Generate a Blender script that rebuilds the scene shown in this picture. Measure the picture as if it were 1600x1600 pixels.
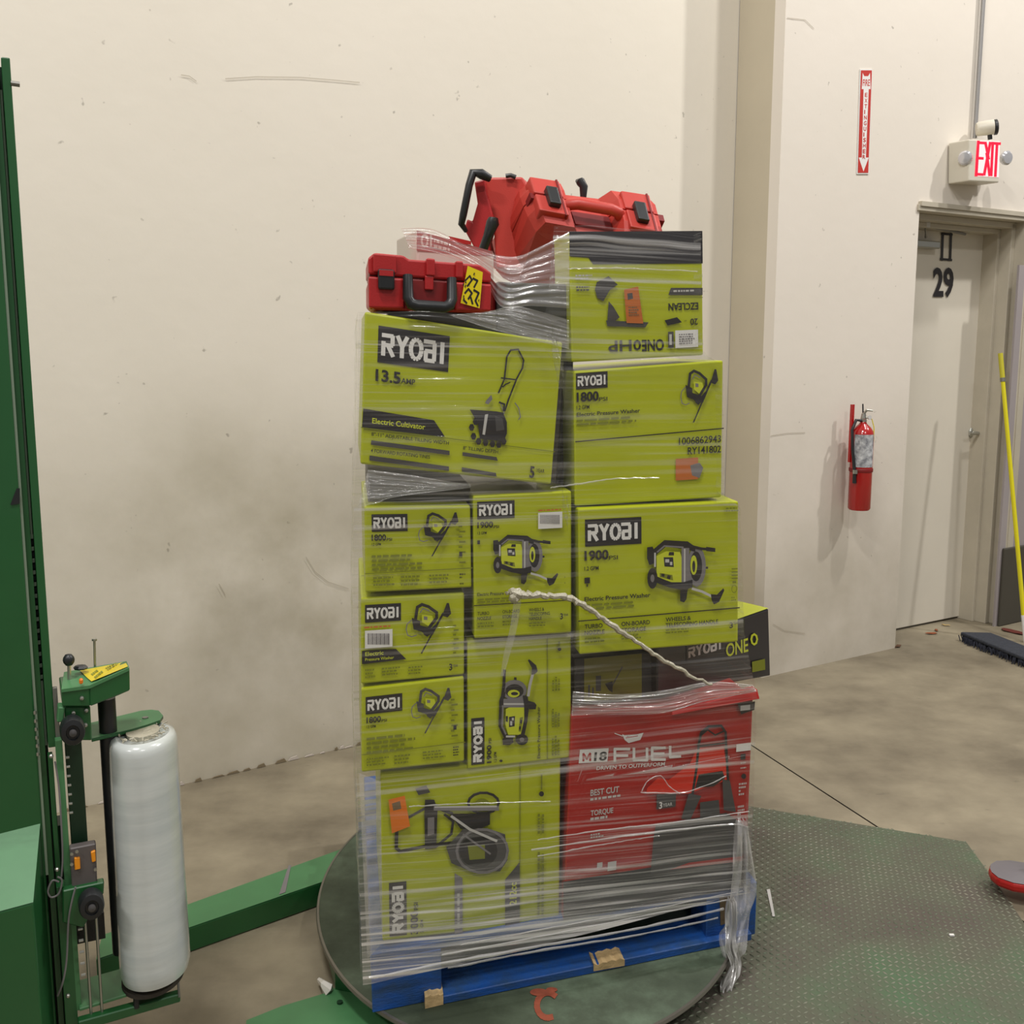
import bpy, bmesh, math, random
from mathutils import Vector, noise
random.seed(7)
for _o in list(bpy.data.objects): bpy.data.objects.remove(_o)
SC = bpy.context.scene
COL = SC.collection
# ------------------------------------------------------------------ camera
cam = bpy.data.cameras.new('camera'); cam.sensor_width = 36; cam.lens = 37.87
cam.clip_start = .05; cam.clip_end = 100
co = bpy.data.objects.new('camera', cam); COL.objects.link(co)
co.location = (0, 0, 1.54)
co.rotation_euler = (math.radians(90 - 8.782), 0, 0)
SC.camera = co
# ------------------------------------------------------------------ light
SC.view_settings.view_transform = 'Standard'; SC.view_settings.look = 'None'
SC.view_settings.exposure = 0.06; SC.view_settings.gamma = 1.0
SC.view_settings.use_curve_mapping = False
wd = bpy.data.worlds.new('world'); SC.world = wd; wd.use_nodes = True
wd.node_tree.nodes['Background'].inputs[0].default_value = (1.0, .965, .92, 1)
wd.node_tree.nodes['Background'].inputs[1].default_value = .27
def lamp(name, loc, target, sx, sy, power, col=(1, .975, .95)):
    l = bpy.data.lights.new(name, 'AREA'); l.shape = 'RECTANGLE'; l.size = sx; l.size_y = sy
    l.energy = power; l.color = col
    o = bpy.data.objects.new(name, l); COL.objects.link(o); o.location = loc
    d = Vector(target) - Vector(loc); o.rotation_euler = d.to_track_quat('-Z', 'Y').to_euler()
lamp('highbay_lamp', (6.0, 4.2, 6.4), (1.6, 5.0, .6), .22, .22, 190)
lamp('highbay_lamp.001', (3.3, 3.5, 6.8), (1.4, 4.6, .6), .25, .22, 120)
lamp('highbay_lamp.002', (-.8, .2, 6.6), (0, 2.6, .6), 1.2, .3, 175)
lamp('highbay_lamp.003', (-3.4, -2.2, 6.6), (-1, 3, 1), 1.2, .3, 115)
lamp('highbay_lamp.004', (3.0, -2.4, 6.6), (.8, 3.6, 1), 1.2, .3, 100)

# ------------------------------------------------------------------ materials
def hx(r, g, b):
    f = lambda c: (c/255/12.92) if c/255 <= .04045 else ((c/255+.055)/1.055)**2.4
    return (f(r), f(g), f(b), 1)
MATS = {}
def mat(name, col, rough=.5, metal=0, spec=.5, var=0, vscale=6, bump=0, bscale=60, vcol=None, emit=0, stretch=(1,1,1), coat=0):
    if name in MATS: return MATS[name]
    m = bpy.data.materials.new(name); m.use_nodes = True; MATS[name] = m
    nt = m.node_tree; b = nt.nodes['Principled BSDF']; c = hx(*col)
    b.inputs['Base Color'].default_value = c; b.inputs['Roughness'].default_value = rough
    b.inputs['Metallic'].default_value = metal; b.inputs['Specular IOR Level'].default_value = spec
    b.inputs['Coat Weight'].default_value = coat
    if emit: b.inputs['Emission Color'].default_value = c; b.inputs['Emission Strength'].default_value = emit
    if var or bump:
        tc = nt.nodes.new('ShaderNodeTexCoord'); mp = nt.nodes.new('ShaderNodeMapping')
        mp.inputs['Scale'].default_value = stretch
        nt.links.new(tc.outputs['Object'], mp.inputs[0])
    if var:
        n = nt.nodes.new('ShaderNodeTexNoise'); n.inputs['Scale'].default_value = vscale; n.inputs['Detail'].default_value = 6
        n.inputs['Roughness'].default_value = .65
        nt.links.new(mp.outputs[0], n.inputs['Vector'])
        r = nt.nodes.new('ShaderNodeValToRGB'); r.color_ramp.elements[0].position = .38; r.color_ramp.elements[1].position = .66
        v = hx(*vcol) if vcol else tuple(x*(1-var) for x in c[:3])+(1,)
        r.color_ramp.elements[0].color = v; r.color_ramp.elements[1].color = c
        nt.links.new(n.outputs['Fac'], r.inputs[0]); nt.links.new(r.outputs[0], b.inputs['Base Color'])
    if bump:
        n2 = nt.nodes.new('ShaderNodeTexNoise'); n2.inputs['Scale'].default_value = bscale; n2.inputs['Detail'].default_value = 4
        nt.links.new(mp.outputs[0], n2.inputs['Vector'])
        bp = nt.nodes.new('ShaderNodeBump'); bp.inputs['Strength'].default_value = bump; bp.inputs['Distance'].default_value = .01
        nt.links.new(n2.outputs['Fac'], bp.inputs['Height']); nt.links.new(bp.outputs[0], b.inputs['Normal'])
    return m
LIME = mat('lime_card', (178, 186, 10), .34, var=.08, vscale=4, coat=.15)
LIMED = mat('lime_card_side', (150, 158, 18), .45)
BLK = mat('black_print', (34, 31, 34), .4)
GRY = mat('grey_print', (120, 116, 118), .45)
LGR = mat('light_grey_print', (190, 188, 184), .45)
OLV = mat('dark_lime_print', (120, 126, 18), .45)
MLIME = mat('lime_print', (196, 204, 40), .45)
WHT = mat('white_print', (226, 224, 220), .45)
ORG = mat('orange_label', (226, 118, 20), .5)
ORB = mat('rust_orange_label', (192, 104, 40), .5)
REDC = mat('red_card', (172, 30, 26), .35, var=.08, vscale=5)
REDB = mat('bright_red_print', (214, 42, 20), .4)
BCARD = mat('black_card', (44, 42, 46), .3, var=.1)
OCARD = mat('olive_card', (112, 108, 34), .45)
KRAFT = mat('kraft_card', (120, 98, 70), .7)
DCARD = mat('dark_grey_card', (70, 68, 68), .4)
WCARD = mat('pale_card', (196, 186, 176), .5)
RPL = mat('red_plastic', (172, 32, 34), .42, var=.06, bump=.06, bscale=300)
RPLD = mat('dark_red_recess', (120, 16, 18), .5)
RPL2 = mat('faded_red_plastic', (190, 58, 48), .45, var=.05, bump=.06, bscale=300)
BPL = mat('black_plastic', (30, 32, 34), .4)
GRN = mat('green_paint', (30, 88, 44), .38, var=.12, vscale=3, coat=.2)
GRNL = mat('light_and_lit_green', (74, 128, 82), .45, var=.12, vscale=8)  # pale green parts; also GRN with overhead light painted into top faces
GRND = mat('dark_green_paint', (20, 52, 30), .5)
STL = mat('bare_steel', (176, 176, 168), .3, metal=.85)
GSTL = mat('grey_steel', (128, 126, 120), .4, metal=.5)
YEL = mat('yellow_label', (208, 186, 34), .45, var=.06)
YELP = mat('yellow_paint', (214, 204, 22), .4)
BLU = mat('pallet_blue', (16, 82, 168), .55, var=.35, vscale=9, vcol=(40, 74, 120), stretch=(1, 1, 3), bump=.2, bscale=80)
WOOD = mat('raw_wood', (208, 178, 128), .7, var=.25, vscale=30, bump=.3)
WOODD = mat('weathered_wood', (110, 92, 66), .8, var=.3, vscale=20, bump=.3)
RUB = mat('dark_rubber', (52, 56, 66), .8, var=.3, vscale=40, bump=.5, bscale=120)
BRISTLE = mat('slate_bristle', (40, 42, 54), .9, var=.3, vscale=90)
FRAME = mat('door_frame_paint', (186, 178, 160), .5, var=.1, vscale=4)
DOOR = mat('door_paint', (212, 205, 190), .5, var=.05, vscale=2)

def wall_mat(name, base, dirt, spots):
    m = bpy.data.materials.new(name); m.use_nodes = True; nt = m.node_tree
    b = nt.nodes['Principled BSDF']; b.inputs['Roughness'].default_value = .6; b.inputs['Specular IOR Level'].default_value = .3
    tc = nt.nodes.new('ShaderNodeTexCoord')
    n = nt.nodes.new('ShaderNodeTexNoise'); n.inputs['Scale'].default_value = 1.6; n.inputs['Detail'].default_value = 7; n.inputs['Roughness'].default_value = .6
    nt.links.new(tc.outputs['Object'], n.inputs['Vector'])
    r = nt.nodes.new('ShaderNodeValToRGB'); r.color_ramp.elements[0].position = .30; r.color_ramp.elements[1].position = .72
    r.color_ramp.elements[0].color = (0, 0, 0, 1)
    nt.links.new(n.outputs['Fac'], r.inputs[0])
    # more of the dirt tone mixed in towards the floor
    sp = nt.nodes.new('ShaderNodeSeparateXYZ'); nt.links.new(tc.outputs['Object'], sp.inputs[0])
    mr = nt.nodes.new('ShaderNodeMapRange'); mr.inputs[1].default_value = 1.5; mr.inputs[2].default_value = .1
    mr.inputs[3].default_value = .06; mr.inputs[4].default_value = .60
    nt.links.new(sp.outputs[2], mr.inputs[0])
    last = mr.outputs[0]
    for (px, py, pz, rad, amt) in spots:
        vd = nt.nodes.new('ShaderNodeVectorMath'); vd.operation = 'DISTANCE'; vd.inputs[1].default_value = (px, py, pz)
        nt.links.new(tc.outputs['Object'], vd.inputs[0])
        m2 = nt.nodes.new('ShaderNodeMapRange'); m2.interpolation_type = 'SMOOTHSTEP'
        m2.inputs[1].default_value = rad; m2.inputs[2].default_value = 0; m2.inputs[3].default_value = 0; m2.inputs[4].default_value = amt
        nt.links.new(vd.outputs['Value'], m2.inputs[0])
        ad = nt.nodes.new('ShaderNodeMath'); ad.operation = 'ADD'
        nt.links.new(last, ad.inputs[0]); nt.links.new(m2.outputs[0], ad.inputs[1]); last = ad.outputs[0]
    inv = nt.nodes.new('ShaderNodeMath'); inv.operation = 'SUBTRACT'; inv.inputs[0].default_value = 1.25
    nt.links.new(r.outputs[0], inv.inputs[1])
    mu = nt.nodes.new('ShaderNodeMath'); mu.operation = 'MULTIPLY'; mu.use_clamp = True
    nt.links.new(inv.outputs[0], mu.inputs[0]); nt.links.new(last, mu.inputs[1])
    mx = nt.nodes.new('ShaderNodeMix'); mx.data_type = 'RGBA'
    mx.inputs[6].default_value = hx(*base); mx.inputs[7].default_value = hx(*dirt)
    nt.links.new(mu.outputs[0], mx.inputs[0])
    # fine specks and chips
    v = nt.nodes.new('ShaderNodeTexNoise'); v.inputs['Scale'].default_value = 26; v.inputs['Detail'].default_value = 2
    nt.links.new(tc.outputs['Object'], v.inputs['Vector'])
    r2 = nt.nodes.new('ShaderNodeValToRGB'); r2.color_ramp.elements[0].position = .73; r2.color_ramp.elements[1].position = .78
    nt.links.new(v.outputs['Fac'], r2.inputs[0])
    mx2 = nt.nodes.new('ShaderNodeMix'); mx2.data_type = 'RGBA'; mx2.inputs[7].default_value = hx(120, 112, 100)
    ms = nt.nodes.new('ShaderNodeMath'); ms.operation = 'MULTIPLY'; ms.inputs[1].default_value = .5
    nt.links.new(r2.outputs[0], ms.inputs[0]); nt.links.new(ms.outputs[0], mx2.inputs[0])
    nt.links.new(mx.outputs[2], mx2.inputs[6]); nt.links.new(mx2.outputs[2], b.inputs['Base Color'])
    bp = nt.nodes.new('ShaderNodeBump'); bp.inputs['Strength'].default_value = .12; bp.inputs['Distance'].default_value = .01
    n3 = nt.nodes.new('ShaderNodeTexNoise'); n3.inputs['Scale'].default_value = 14; n3.inputs['Detail'].default_value = 5
    nt.links.new(tc.outputs['Object'], n3.inputs['Vector']); nt.links.new(n3.outputs['Fac'], bp.inputs['Height']); nt.links.new(bp.outputs[0], b.inputs['Normal'])
    return m
WALL = wall_mat('wall_paint', (224, 217, 203), (156, 147, 122), [(-1.0, 3.75, .85, .75, .42), (-.7, 3.95, .55, .6, .34), (-.35, 4.2, .5, .5, .2)])
WALL2 = wall_mat('wall_paint_clean', (224, 216, 204), (160, 152, 132), [])

def floor_mat():
    m = bpy.data.materials.new('concrete'); m.use_nodes = True; nt = m.node_tree; b = nt.nodes['Principled BSDF']
    tc = nt.nodes.new('ShaderNodeTexCoord')
    mp = nt.nodes.new('ShaderNodeMapping'); mp.inputs['Scale'].default_value = (1, 1, 1); nt.links.new(tc.outputs['Object'], mp.inputs[0])
    n = nt.nodes.new('ShaderNodeTexNoise'); n.inputs['Scale'].default_value = 2.2; n.inputs['Detail'].default_value = 9; n.inputs['Roughness'].default_value = .62
    nt.links.new(mp.outputs[0], n.inputs['Vector'])
    r = nt.nodes.new('ShaderNodeValToRGB')
    r.color_ramp.elements[0].position = .32; r.color_ramp.elements[0].color = hx(104, 95, 78)
    r.color_ramp.elements[1].position = .68; r.color_ramp.elements[1].color = hx(150, 140, 118)
    nt.links.new(n.outputs['Fac'], r.inputs[0])
    n2 = nt.nodes.new('ShaderNodeTexNoise'); n2.inputs['Scale'].default_value = 9; n2.inputs['Detail'].default_value = 4
    mp2 = nt.nodes.new('ShaderNodeMapping'); mp2.inputs['Scale'].default_value = (1, 2.2, 1); nt.links.new(tc.outputs['Object'], mp2.inputs[0]); nt.links.new(mp2.outputs[0], n2.inputs['Vector'])
    r2 = nt.nodes.new('ShaderNodeValToRGB'); r2.color_ramp.elements[0].position = .68; r2.color_ramp.elements[1].position = .80
    r2.color_ramp.elements[1].color = (.55, .55, .55, 1)
    nt.links.new(n2.outputs['Fac'], r2.inputs[0])
    mx = nt.nodes.new('ShaderNodeMix'); mx.data_type = 'RGBA'; mx.inputs[7].default_value = hx(62, 56, 46)
    nt.links.new(r2.outputs[0], mx.inputs[0]); nt.links.new(r.outputs[0], mx.inputs[6]); nt.links.new(mx.outputs[2], b.inputs['Base Color'])
    b.inputs['Roughness'].default_value = .55
    bp = nt.nodes.new('ShaderNodeBump'); bp.inputs['Strength'].default_value = .15; bp.inputs['Distance'].default_value = .01
    nt.links.new(n2.outputs['Fac'], bp.inputs['Height']); nt.links.new(bp.outputs[0], b.inputs['Normal'])
    return m
CONC = floor_mat()

def plate_mat(name, a, bb, c, pos=(.40, .52, .66), sc=1.8, metal=.25, rough=.42, spec=.5):
    m = bpy.data.materials.new(name); m.use_nodes = True; nt = m.node_tree; b = nt.nodes['Principled BSDF']
    tc = nt.nodes.new('ShaderNodeTexCoord'); n = nt.nodes.new('ShaderNodeTexNoise'); n.inputs['Scale'].default_value = sc; n.inputs['Detail'].default_value = 8
    n.inputs['Roughness'].default_value = .66
    nt.links.new(tc.outputs['Object'], n.inputs['Vector'])
    r = nt.nodes.new('ShaderNodeValToRGB'); r.color_ramp.elements[0].position = pos[0]; r.color_ramp.elements[0].color = hx(*a)
    r.color_ramp.elements[1].position = pos[2]; r.color_ramp.elements[1].color = hx(*c)
    e = r.color_ramp.elements.new(pos[1]); e.color = hx(*bb)
    nt.links.new(n.outputs['Fac'], r.inputs[0]); nt.links.new(r.outputs[0], b.inputs['Base Color'])
    b.inputs['Roughness'].default_value = rough; b.inputs['Metallic'].default_value = metal; b.inputs['Specular IOR Level'].default_value = spec
    return m
TREAD = plate_mat('worn_tread_plate', (88, 82, 74), (90, 94, 78), (80, 106, 78), metal=.1, spec=.3)
LUG = mat('polished_lug', (158, 154, 138), .45, metal=.2, var=.4, vscale=3, vcol=(104, 116, 94))
DISC = plate_mat('worn_turntable_steel', (50, 58, 44), (70, 80, 64), (98, 114, 94), sc=2.0, metal=0, rough=.55, spec=.25)
RUST = mat('red_paint_smudge', (150, 78, 56), .5, var=.3, vscale=30)

def film_mat(name, base, streak, low, zref=None):
    m = bpy.data.materials.new(name); m.use_nodes = True; nt = m.node_tree
    for nd in list(nt.nodes):
        if nd.type == 'BSDF_PRINCIPLED': nt.nodes.remove(nd)
    out = [n for n in nt.nodes if n.type == 'OUTPUT_MATERIAL'][0]
    uv = nt.nodes.new('ShaderNodeUVMap')
    def nz(sx, sy, det, lo, hi, sk=.0):
        mp = nt.nodes.new('ShaderNodeMapping'); mp.inputs['Scale'].default_value = (sx, sy, 1); mp.inputs['Rotation'].default_value = (0, 0, sk)
        nt.links.new(uv.outputs[0], mp.inputs[0])
        n = nt.nodes.new('ShaderNodeTexNoise'); n.inputs['Scale'].default_value = 1; n.inputs['Detail'].default_value = det
        nt.links.new(mp.outputs[0], n.inputs['Vector'])
        r = nt.nodes.new('ShaderNodeMapRange'); r.inputs[1].default_value = lo; r.inputs[2].default_value = hi
        nt.links.new(n.outputs['Fac'], r.inputs[0]); return r.outputs[0], n
    def math_(op, a, b_):
        x = nt.nodes.new('ShaderNodeMath'); x.operation = op; x.use_clamp = True
        for i, k in enumerate((a, b_)):
            if isinstance(k, (int, float)): x.inputs[i].default_value = k
            else: nt.links.new(k, x.inputs[i])
        return x.outputs[0]
    s1, n1 = nz(1.1, 80, 4, .50, .68)
    s2, n2 = nz(3, 240, 2, .55, .78)
    msk, _ = nz(2.4, 7, 2, .38, .62)
    sep = nt.nodes.new('ShaderNodeSeparateXYZ'); nt.links.new(uv.outputs[0], sep.inputs[0])
    hz = nt.nodes.new('ShaderNodeMapRange'); hz.inputs[1].default_value = .42; hz.inputs[2].default_value = .16
    hz.inputs[3].default_value = 0; hz.inputs[4].default_value = 1; nt.links.new(sep.outputs[1], hz.inputs[0])
    st = math_('ADD', math_('MULTIPLY', s1, streak), math_('MULTIPLY', s2, streak*.6))  # white streaks: wrinkled film, with highlights painted into the opacity
    amt = math_('ADD', math_('MULTIPLY', msk, .22), math_('MULTIPLY', hz.outputs[0], .95))
    for zc_, wd_, g_ in BANDS:
        df_ = nt.nodes.new('ShaderNodeMath'); df_.operation = 'SUBTRACT'; nt.links.new(sep.outputs[1], df_.inputs[0]); df_.inputs[1].default_value = zc_
        ab_ = nt.nodes.new('ShaderNodeMath'); ab_.operation = 'ABSOLUTE'; nt.links.new(df_.outputs[0], ab_.inputs[0])
        bm_ = nt.nodes.new('ShaderNodeMapRange'); bm_.interpolation_type = 'SMOOTHSTEP'; bm_.inputs[1].default_value = wd_; bm_.inputs[2].default_value = 0
        bm_.inputs[3].default_value = 0; bm_.inputs[4].default_value = g_; nt.links.new(ab_.outputs[0], bm_.inputs[0]); amt = math_('ADD', amt, bm_.outputs[0])
    st = math_('MULTIPLY', st, amt)
    basez = math_('ADD', base, math_('MULTIPLY', hz.outputs[0], low))
    fac = math_('ADD', basez, st)
    tr = nt.nodes.new('ShaderNodeBsdfTransparent'); tr.inputs[0].default_value = (.97, .97, .96, 1)
    df = nt.nodes.new('ShaderNodeBsdfDiffuse'); df.inputs[0].default_value = (.82, .80, .78, 1)
    gl = nt.nodes.new('ShaderNodeBsdfGlossy'); gl.inputs[0].default_value = (.95, .95, .95, 1); gl.inputs[1].default_value = .16
    bp = nt.nodes.new('ShaderNodeBump'); bp.inputs['Strength'].default_value = .8; bp.inputs['Distance'].default_value = .004
    nt.links.new(n1.outputs['Fac'], bp.inputs['Height']); nt.links.new(bp.outputs[0], gl.inputs['Normal'])
    m1 = nt.nodes.new('ShaderNodeMixShader'); m1.inputs[0].default_value = .45
    nt.links.new(df.outputs[0], m1.inputs[1]); nt.links.new(gl.outputs[0], m1.inputs[2])
    m2 = nt.nodes.new('ShaderNodeMixShader'); nt.links.new(fac, m2.inputs[0])
    nt.links.new(tr.outputs[0], m2.inputs[1]); nt.links.new(m1.outputs[0], m2.inputs[2])
    # a clear glossy skin over everything
    g2 = nt.nodes.new('ShaderNodeBsdfGlossy'); g2.inputs[0].default_value = (1, 1, 1, 1); g2.inputs[1].default_value = .07
    nt.links.new(bp.outputs[0], g2.inputs['Normal'])
    m3 = nt.nodes.new('ShaderNodeMixShader'); m3.inputs[0].default_value = .03
    nt.links.new(m2.outputs[0], m3.inputs[1]); nt.links.new(g2.outputs[0], m3.inputs[2])
    nt.links.new(m3.outputs[0], out.inputs[0])
    return m
BANDS = [(.545, .035, .45), (1.12, .06, .35), (1.46, .03, .4), (1.60, .03, .4), (1.68, .04, .5), (.84, .02, .35), (.40, .04, .35)]   # heights where bunched film and painted highlight streaks run denser
FILM = film_mat('stretch_film', .015, 1.2, .22); BANDS = []
FILM2 = film_mat('bunched_film', .24, .7, .0)
FILMW = film_mat('gathered_film', .72, .5, .0)
ROLL = mat('film_roll_white', (206, 210, 206), .22, var=.1, vscale=4, stretch=(.5, .5, 5), bump=.10, bscale=6, coat=.6, vcol=(188, 194, 192))

# ------------------------------------------------------------------ mesh builder
class MB:
    def __init__(s): s.v = []; s.f = []; s.m = []; s.mats = []; s.uv = None
    def mi(s, m):
        if m not in s.mats: s.mats.append(m)
        return s.mats.index(m)
    def add(s, vs, fs, m):
        k = len(s.v); s.v += [Vector(v) for v in vs]; i = s.mi(m)
        for f in fs: s.f.append([k+a for a in f]); s.m.append(i)
        return s
    def hexa(s, p, m):      # p: 4 front corners (TL,TR,BR,BL) then 4 back ones
        return s.add(p, [(0, 1, 2, 3), (4, 7, 6, 5), (0, 4, 5, 1), (3, 2, 6, 7), (0, 3, 7, 4), (1, 5, 6, 2)], m)
    def box(s, x0, x1, y0, y1, z0, z1, m):
        return s.hexa([(x0, y0, z1), (x1, y0, z1), (x1, y0, z0), (x0, y0, z0), (x0, y1, z1), (x1, y1, z1), (x1, y1, z0), (x0, y1, z0)], m)
    def prism(s, pts, vec, m):
        n = len(pts); a = [Vector(p) for p in pts]; b = [p+Vector(vec) for p in a]
        fs = [tuple(range(n)), tuple(range(2*n-1, n-1, -1))]+[(i, (i+1) % n, (i+1) % n+n, i+n) for i in range(n)]
        return s.add(a+b, fs, m)
    def tube(s, path, r, m, n=8, cap=True):
        P = [Vector(p) for p in path]; rr = r if isinstance(r, (list, tuple)) else [r]*len(P)
        vs = []; up = None
        for i, p in enumerate(P):
            d = (P[min(i+1, len(P)-1)]-P[max(i-1, 0)]).normalized()
            a = Vector((0, 0, 1)) if abs(d.z) < .9 else Vector((1, 0, 0))
            if up is not None: a = up
            u = (a-d*a.dot(d)).normalized(); w = d.cross(u); up = u
            for k in range(n):
                t = 2*math.pi*k/n; vs.append(p+(u*math.cos(t)+w*math.sin(t))*rr[i])
        fs = []
        for i in range(len(P)-1):
            for k in range(n): fs.append((i*n+k, i*n+(k+1) % n, (i+1)*n+(k+1) % n, (i+1)*n+k))
        if cap: fs += [tuple(range(n))[::-1], tuple(range((len(P)-1)*n, len(P)*n))]
        return s.add(vs, fs, m)
    def lathe(s, c, prof, m, n=32, ax=(0, 0, 1), e=(1, 1), cap=True):   # prof: (radius, height) pairs; e: oval factors
        c = Vector(c); ax = Vector(ax).normalized()
        a = Vector((1, 0, 0)) if abs(ax.x) < .8 else Vector((0, 1, 0))
        u = (a-ax*a.dot(ax)).normalized(); w = ax.cross(u); vs = []
        for r, h in prof:
            for k in range(n):
                t = 2*math.pi*k/n; vs.append(c+ax*h+u*(r*e[0]*math.cos(t))+w*(r*e[1]*math.sin(t)))
        fs = []
        for i in range(len(prof)-1):
            for k in range(n): fs.append((i*n+k, i*n+(k+1) % n, (i+1)*n+(k+1) % n, (i+1)*n+k))
        if cap: fs += [tuple(range(n))[::-1], tuple(range((len(prof)-1)*n, len(prof)*n))]
        return s.add(vs, fs, m)

WORLD = {}
def link(name, mb, parent=None, loc=None, smooth=False, bevel=0, segs=2):
    me = bpy.data.meshes.new(name); o = bpy.data.objects.new(name, me); COL.objects.link(o)
    if parent is not None:
        off = WORLD[parent]; o.parent = parent; WORLD[o] = off
    else:
        off = Vector(loc) if loc is not None else Vector((0, 0, 0)); o.location = off; WORLD[o] = off
    me.from_pydata([v-off for v in mb.v], [], mb.f)
    for m in mb.mats: me.materials.append(m)
    me.polygons.foreach_set('material_index', mb.m)
    bm = bmesh.new(); bm.from_mesh(me)
    if bevel:
        bmesh.ops.recalc_face_normals(bm, faces=bm.faces)
        bmesh.ops.bevel(bm, geom=[e for e in bm.edges if not e.is_boundary and e.calc_face_angle(0) > .5], offset=bevel, segments=segs, affect='EDGES', profile=.5)
    if smooth:
        for f in bm.faces: f.smooth = True
        for e in bm.edges:
            if e.calc_face_angle(0) > .7: e.smooth = False
    bm.to_mesh(me); bm.free()
    return o
def empty(name, loc, label, cat, group=None):
    o = bpy.data.objects.new(name, None); COL.objects.link(o); o.location = loc; o.empty_display_size = .1
    WORLD[o] = Vector(loc); o['label'] = label; o['category'] = cat
    if group: o['group'] = group
    return o
def tag(o, label=None, cat=None, group=None, kind=None):
    if label: o['label'] = label
    if cat: o['category'] = cat
    if group: o['group'] = group
    if kind: o['kind'] = kind
    return o

# ------------------------------------------------------------------ flat print
TXT = {}
def glyphs(s, bold):
    k = (s, bold)
    if k in TXT: return TXT[k]
    cu = bpy.data.curves.new('t', 'FONT'); cu.body = s; cu.size = 1; cu.offset = bold; cu.resolution_u = 3
    o = bpy.data.objects.new('t', cu); COL.objects.link(o)
    dg = bpy.context.evaluated_depsgraph_get(); dg.update()
    me = o.evaluated_get(dg).to_mesh()
    vs = [(v.co.x, v.co.y) for v in me.vertices]; fs = [tuple(p.vertices) for p in me.polygons]
    o.evaluated_get(dg).to_mesh_clear(); bpy.data.objects.remove(o); bpy.data.curves.remove(cu)
    w = (max(v[0] for v in vs)-min(v[0] for v in vs)) if vs else 1; x0 = min(v[0] for v in vs) if vs else 0
    TXT[k] = ([(a-x0, b) for a, b in vs], fs, w); return TXT[k]
class Art:
    """Flat print on one face of a thing: quad in 3D, its layout sheet in print units."""
    def __init__(s, quad, sheet):
        s.q = [Vector(p) for p in quad[:4]]; s.sh = sheet
        s.W = (sheet[1][0]-sheet[0][0]+sheet[2][0]-sheet[3][0])/2
        s.H = (sheet[3][1]-sheet[0][1]+sheet[2][1]-sheet[1][1])/2
        a, b, c, d = s.q; s.n = ((b-a).cross(d-a)).normalized()
        if s.n.y > 0: s.n = -s.n
        s.mb = MB(); s.z = .0012
    def uv(s, x, y):
        (ax, ay), (bx, by), (cx, cy), (dx, dy) = s.sh
        u, v = .5, .5
        for _ in range(12):
            px = (1-u)*(1-v)*ax+u*(1-v)*bx+u*v*cx+(1-u)*v*dx; py = (1-u)*(1-v)*ay+u*(1-v)*by+u*v*cy+(1-u)*v*dy
            u += (x-px)/s.W*.9; v += (y-py)/s.H*.9
        return u, v
    def P(s, u, v):
        a, b, c, d = s.q
        return a*(1-u)*(1-v)+b*u*(1-v)+c*u*v+d*(1-u)*v+s.n*s.z
    def face(s, uvs, m):
        s.mb.add([s.P(u, v) for u, v in uvs], [tuple(range(len(uvs)))], m); s.z += .00006
    def poly(s, pts, m): s.face([s.uv(*p) for p in pts], m)
    def rect(s, x, y, w, h, m, rot=0):
        u, v = s.uv(x, y)
        c, n = math.cos(rot), math.sin(rot)
        s.face([(u+(a*c-b*n)/s.W, v+(a*n+b*c)/s.H) for a, b in ((0, 0), (w, 0), (w, h), (0, h))], m)
    def stroke(s, pts, w, m):
        for (x0, y0), (x1, y1) in zip(pts, pts[1:]):
            d = math.hypot(x1-x0, y1-y0) or 1; nx, ny = -(y1-y0)/d*w/2, (x1-x0)/d*w/2; ex, ey = (x1-x0)/d*w*.3, (y1-y0)/d*w*.3
            s.poly([(x0-ex+nx, y0-ey+ny), (x1+ex+nx, y1+ey+ny), (x1+ex-nx, y1+ey-ny), (x0-ex-nx, y0-ey-ny)], m)
    def oval(s, x, y, rx, ry, m, n=18): s.poly([(x+rx*math.cos(2*math.pi*k/n), y+ry*math.sin(2*math.pi*k/n)) for k in range(n)], m)
    def ring(s, x, y, rx, ry, w, m, a0=0, a1=360, n=16):
        s.stroke([(x+rx*math.cos(math.radians(a0+(a1-a0)*k/n)), y+ry*math.sin(math.radians(a0+(a1-a0)*k/n))) for k in range(n+1)], w, m)
    def text(s, t, x, y, h, w, m, rot=0, bold=.02):
        """x,y: left end of the baseline; h: cap height; w: total width; rot in degrees"""
        vs, fs, tw = glyphs(t, bold); u, v = s.uv(x, y); c, n = math.cos(math.radians(rot)), math.sin(math.radians(rot))
        out = []
        for a, b in vs:
            a = a/tw*w; b = -b*h/.70; out.append((u+(a*c-b*n)/s.W, v+(a*n+b*c)/s.H))
        s.mb.add([s.P(*p) for p in out], fs, m); s.z += .00006
    def rows(s, x, y, w, h, n, m, rot=0, seed=1):
        """small print too fine to read: lines of word-length bars"""
        rr = random.Random(seed); c, k = math.cos(math.radians(rot)), math.sin(math.radians(rot)); u0, v0 = s.uv(x, y)
        for i in range(n):
            a = 0; end = w*rr.uniform(.7, 1); b = h*(i+.15)/n; bh = h/n*.55
            while a < end:
                l = rr.uniform(.06, .2)*w; l = min(l, end-a)
                if l < 1: break
                s.face([(u0+(p*c-q*k)/s.W, v0+(p*k+q*c)/s.H) for p, q in ((a, b), (a+l, b), (a+l, b+bh), (a, b+bh))], m)
                a += l+rr.uniform(.015, .03)*w+.6
    def take(s, name, parent, label=None):
        o = link(name, s.mb, parent)
        if label: o['label'] = label
        s.mb = MB(); return o
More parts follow.
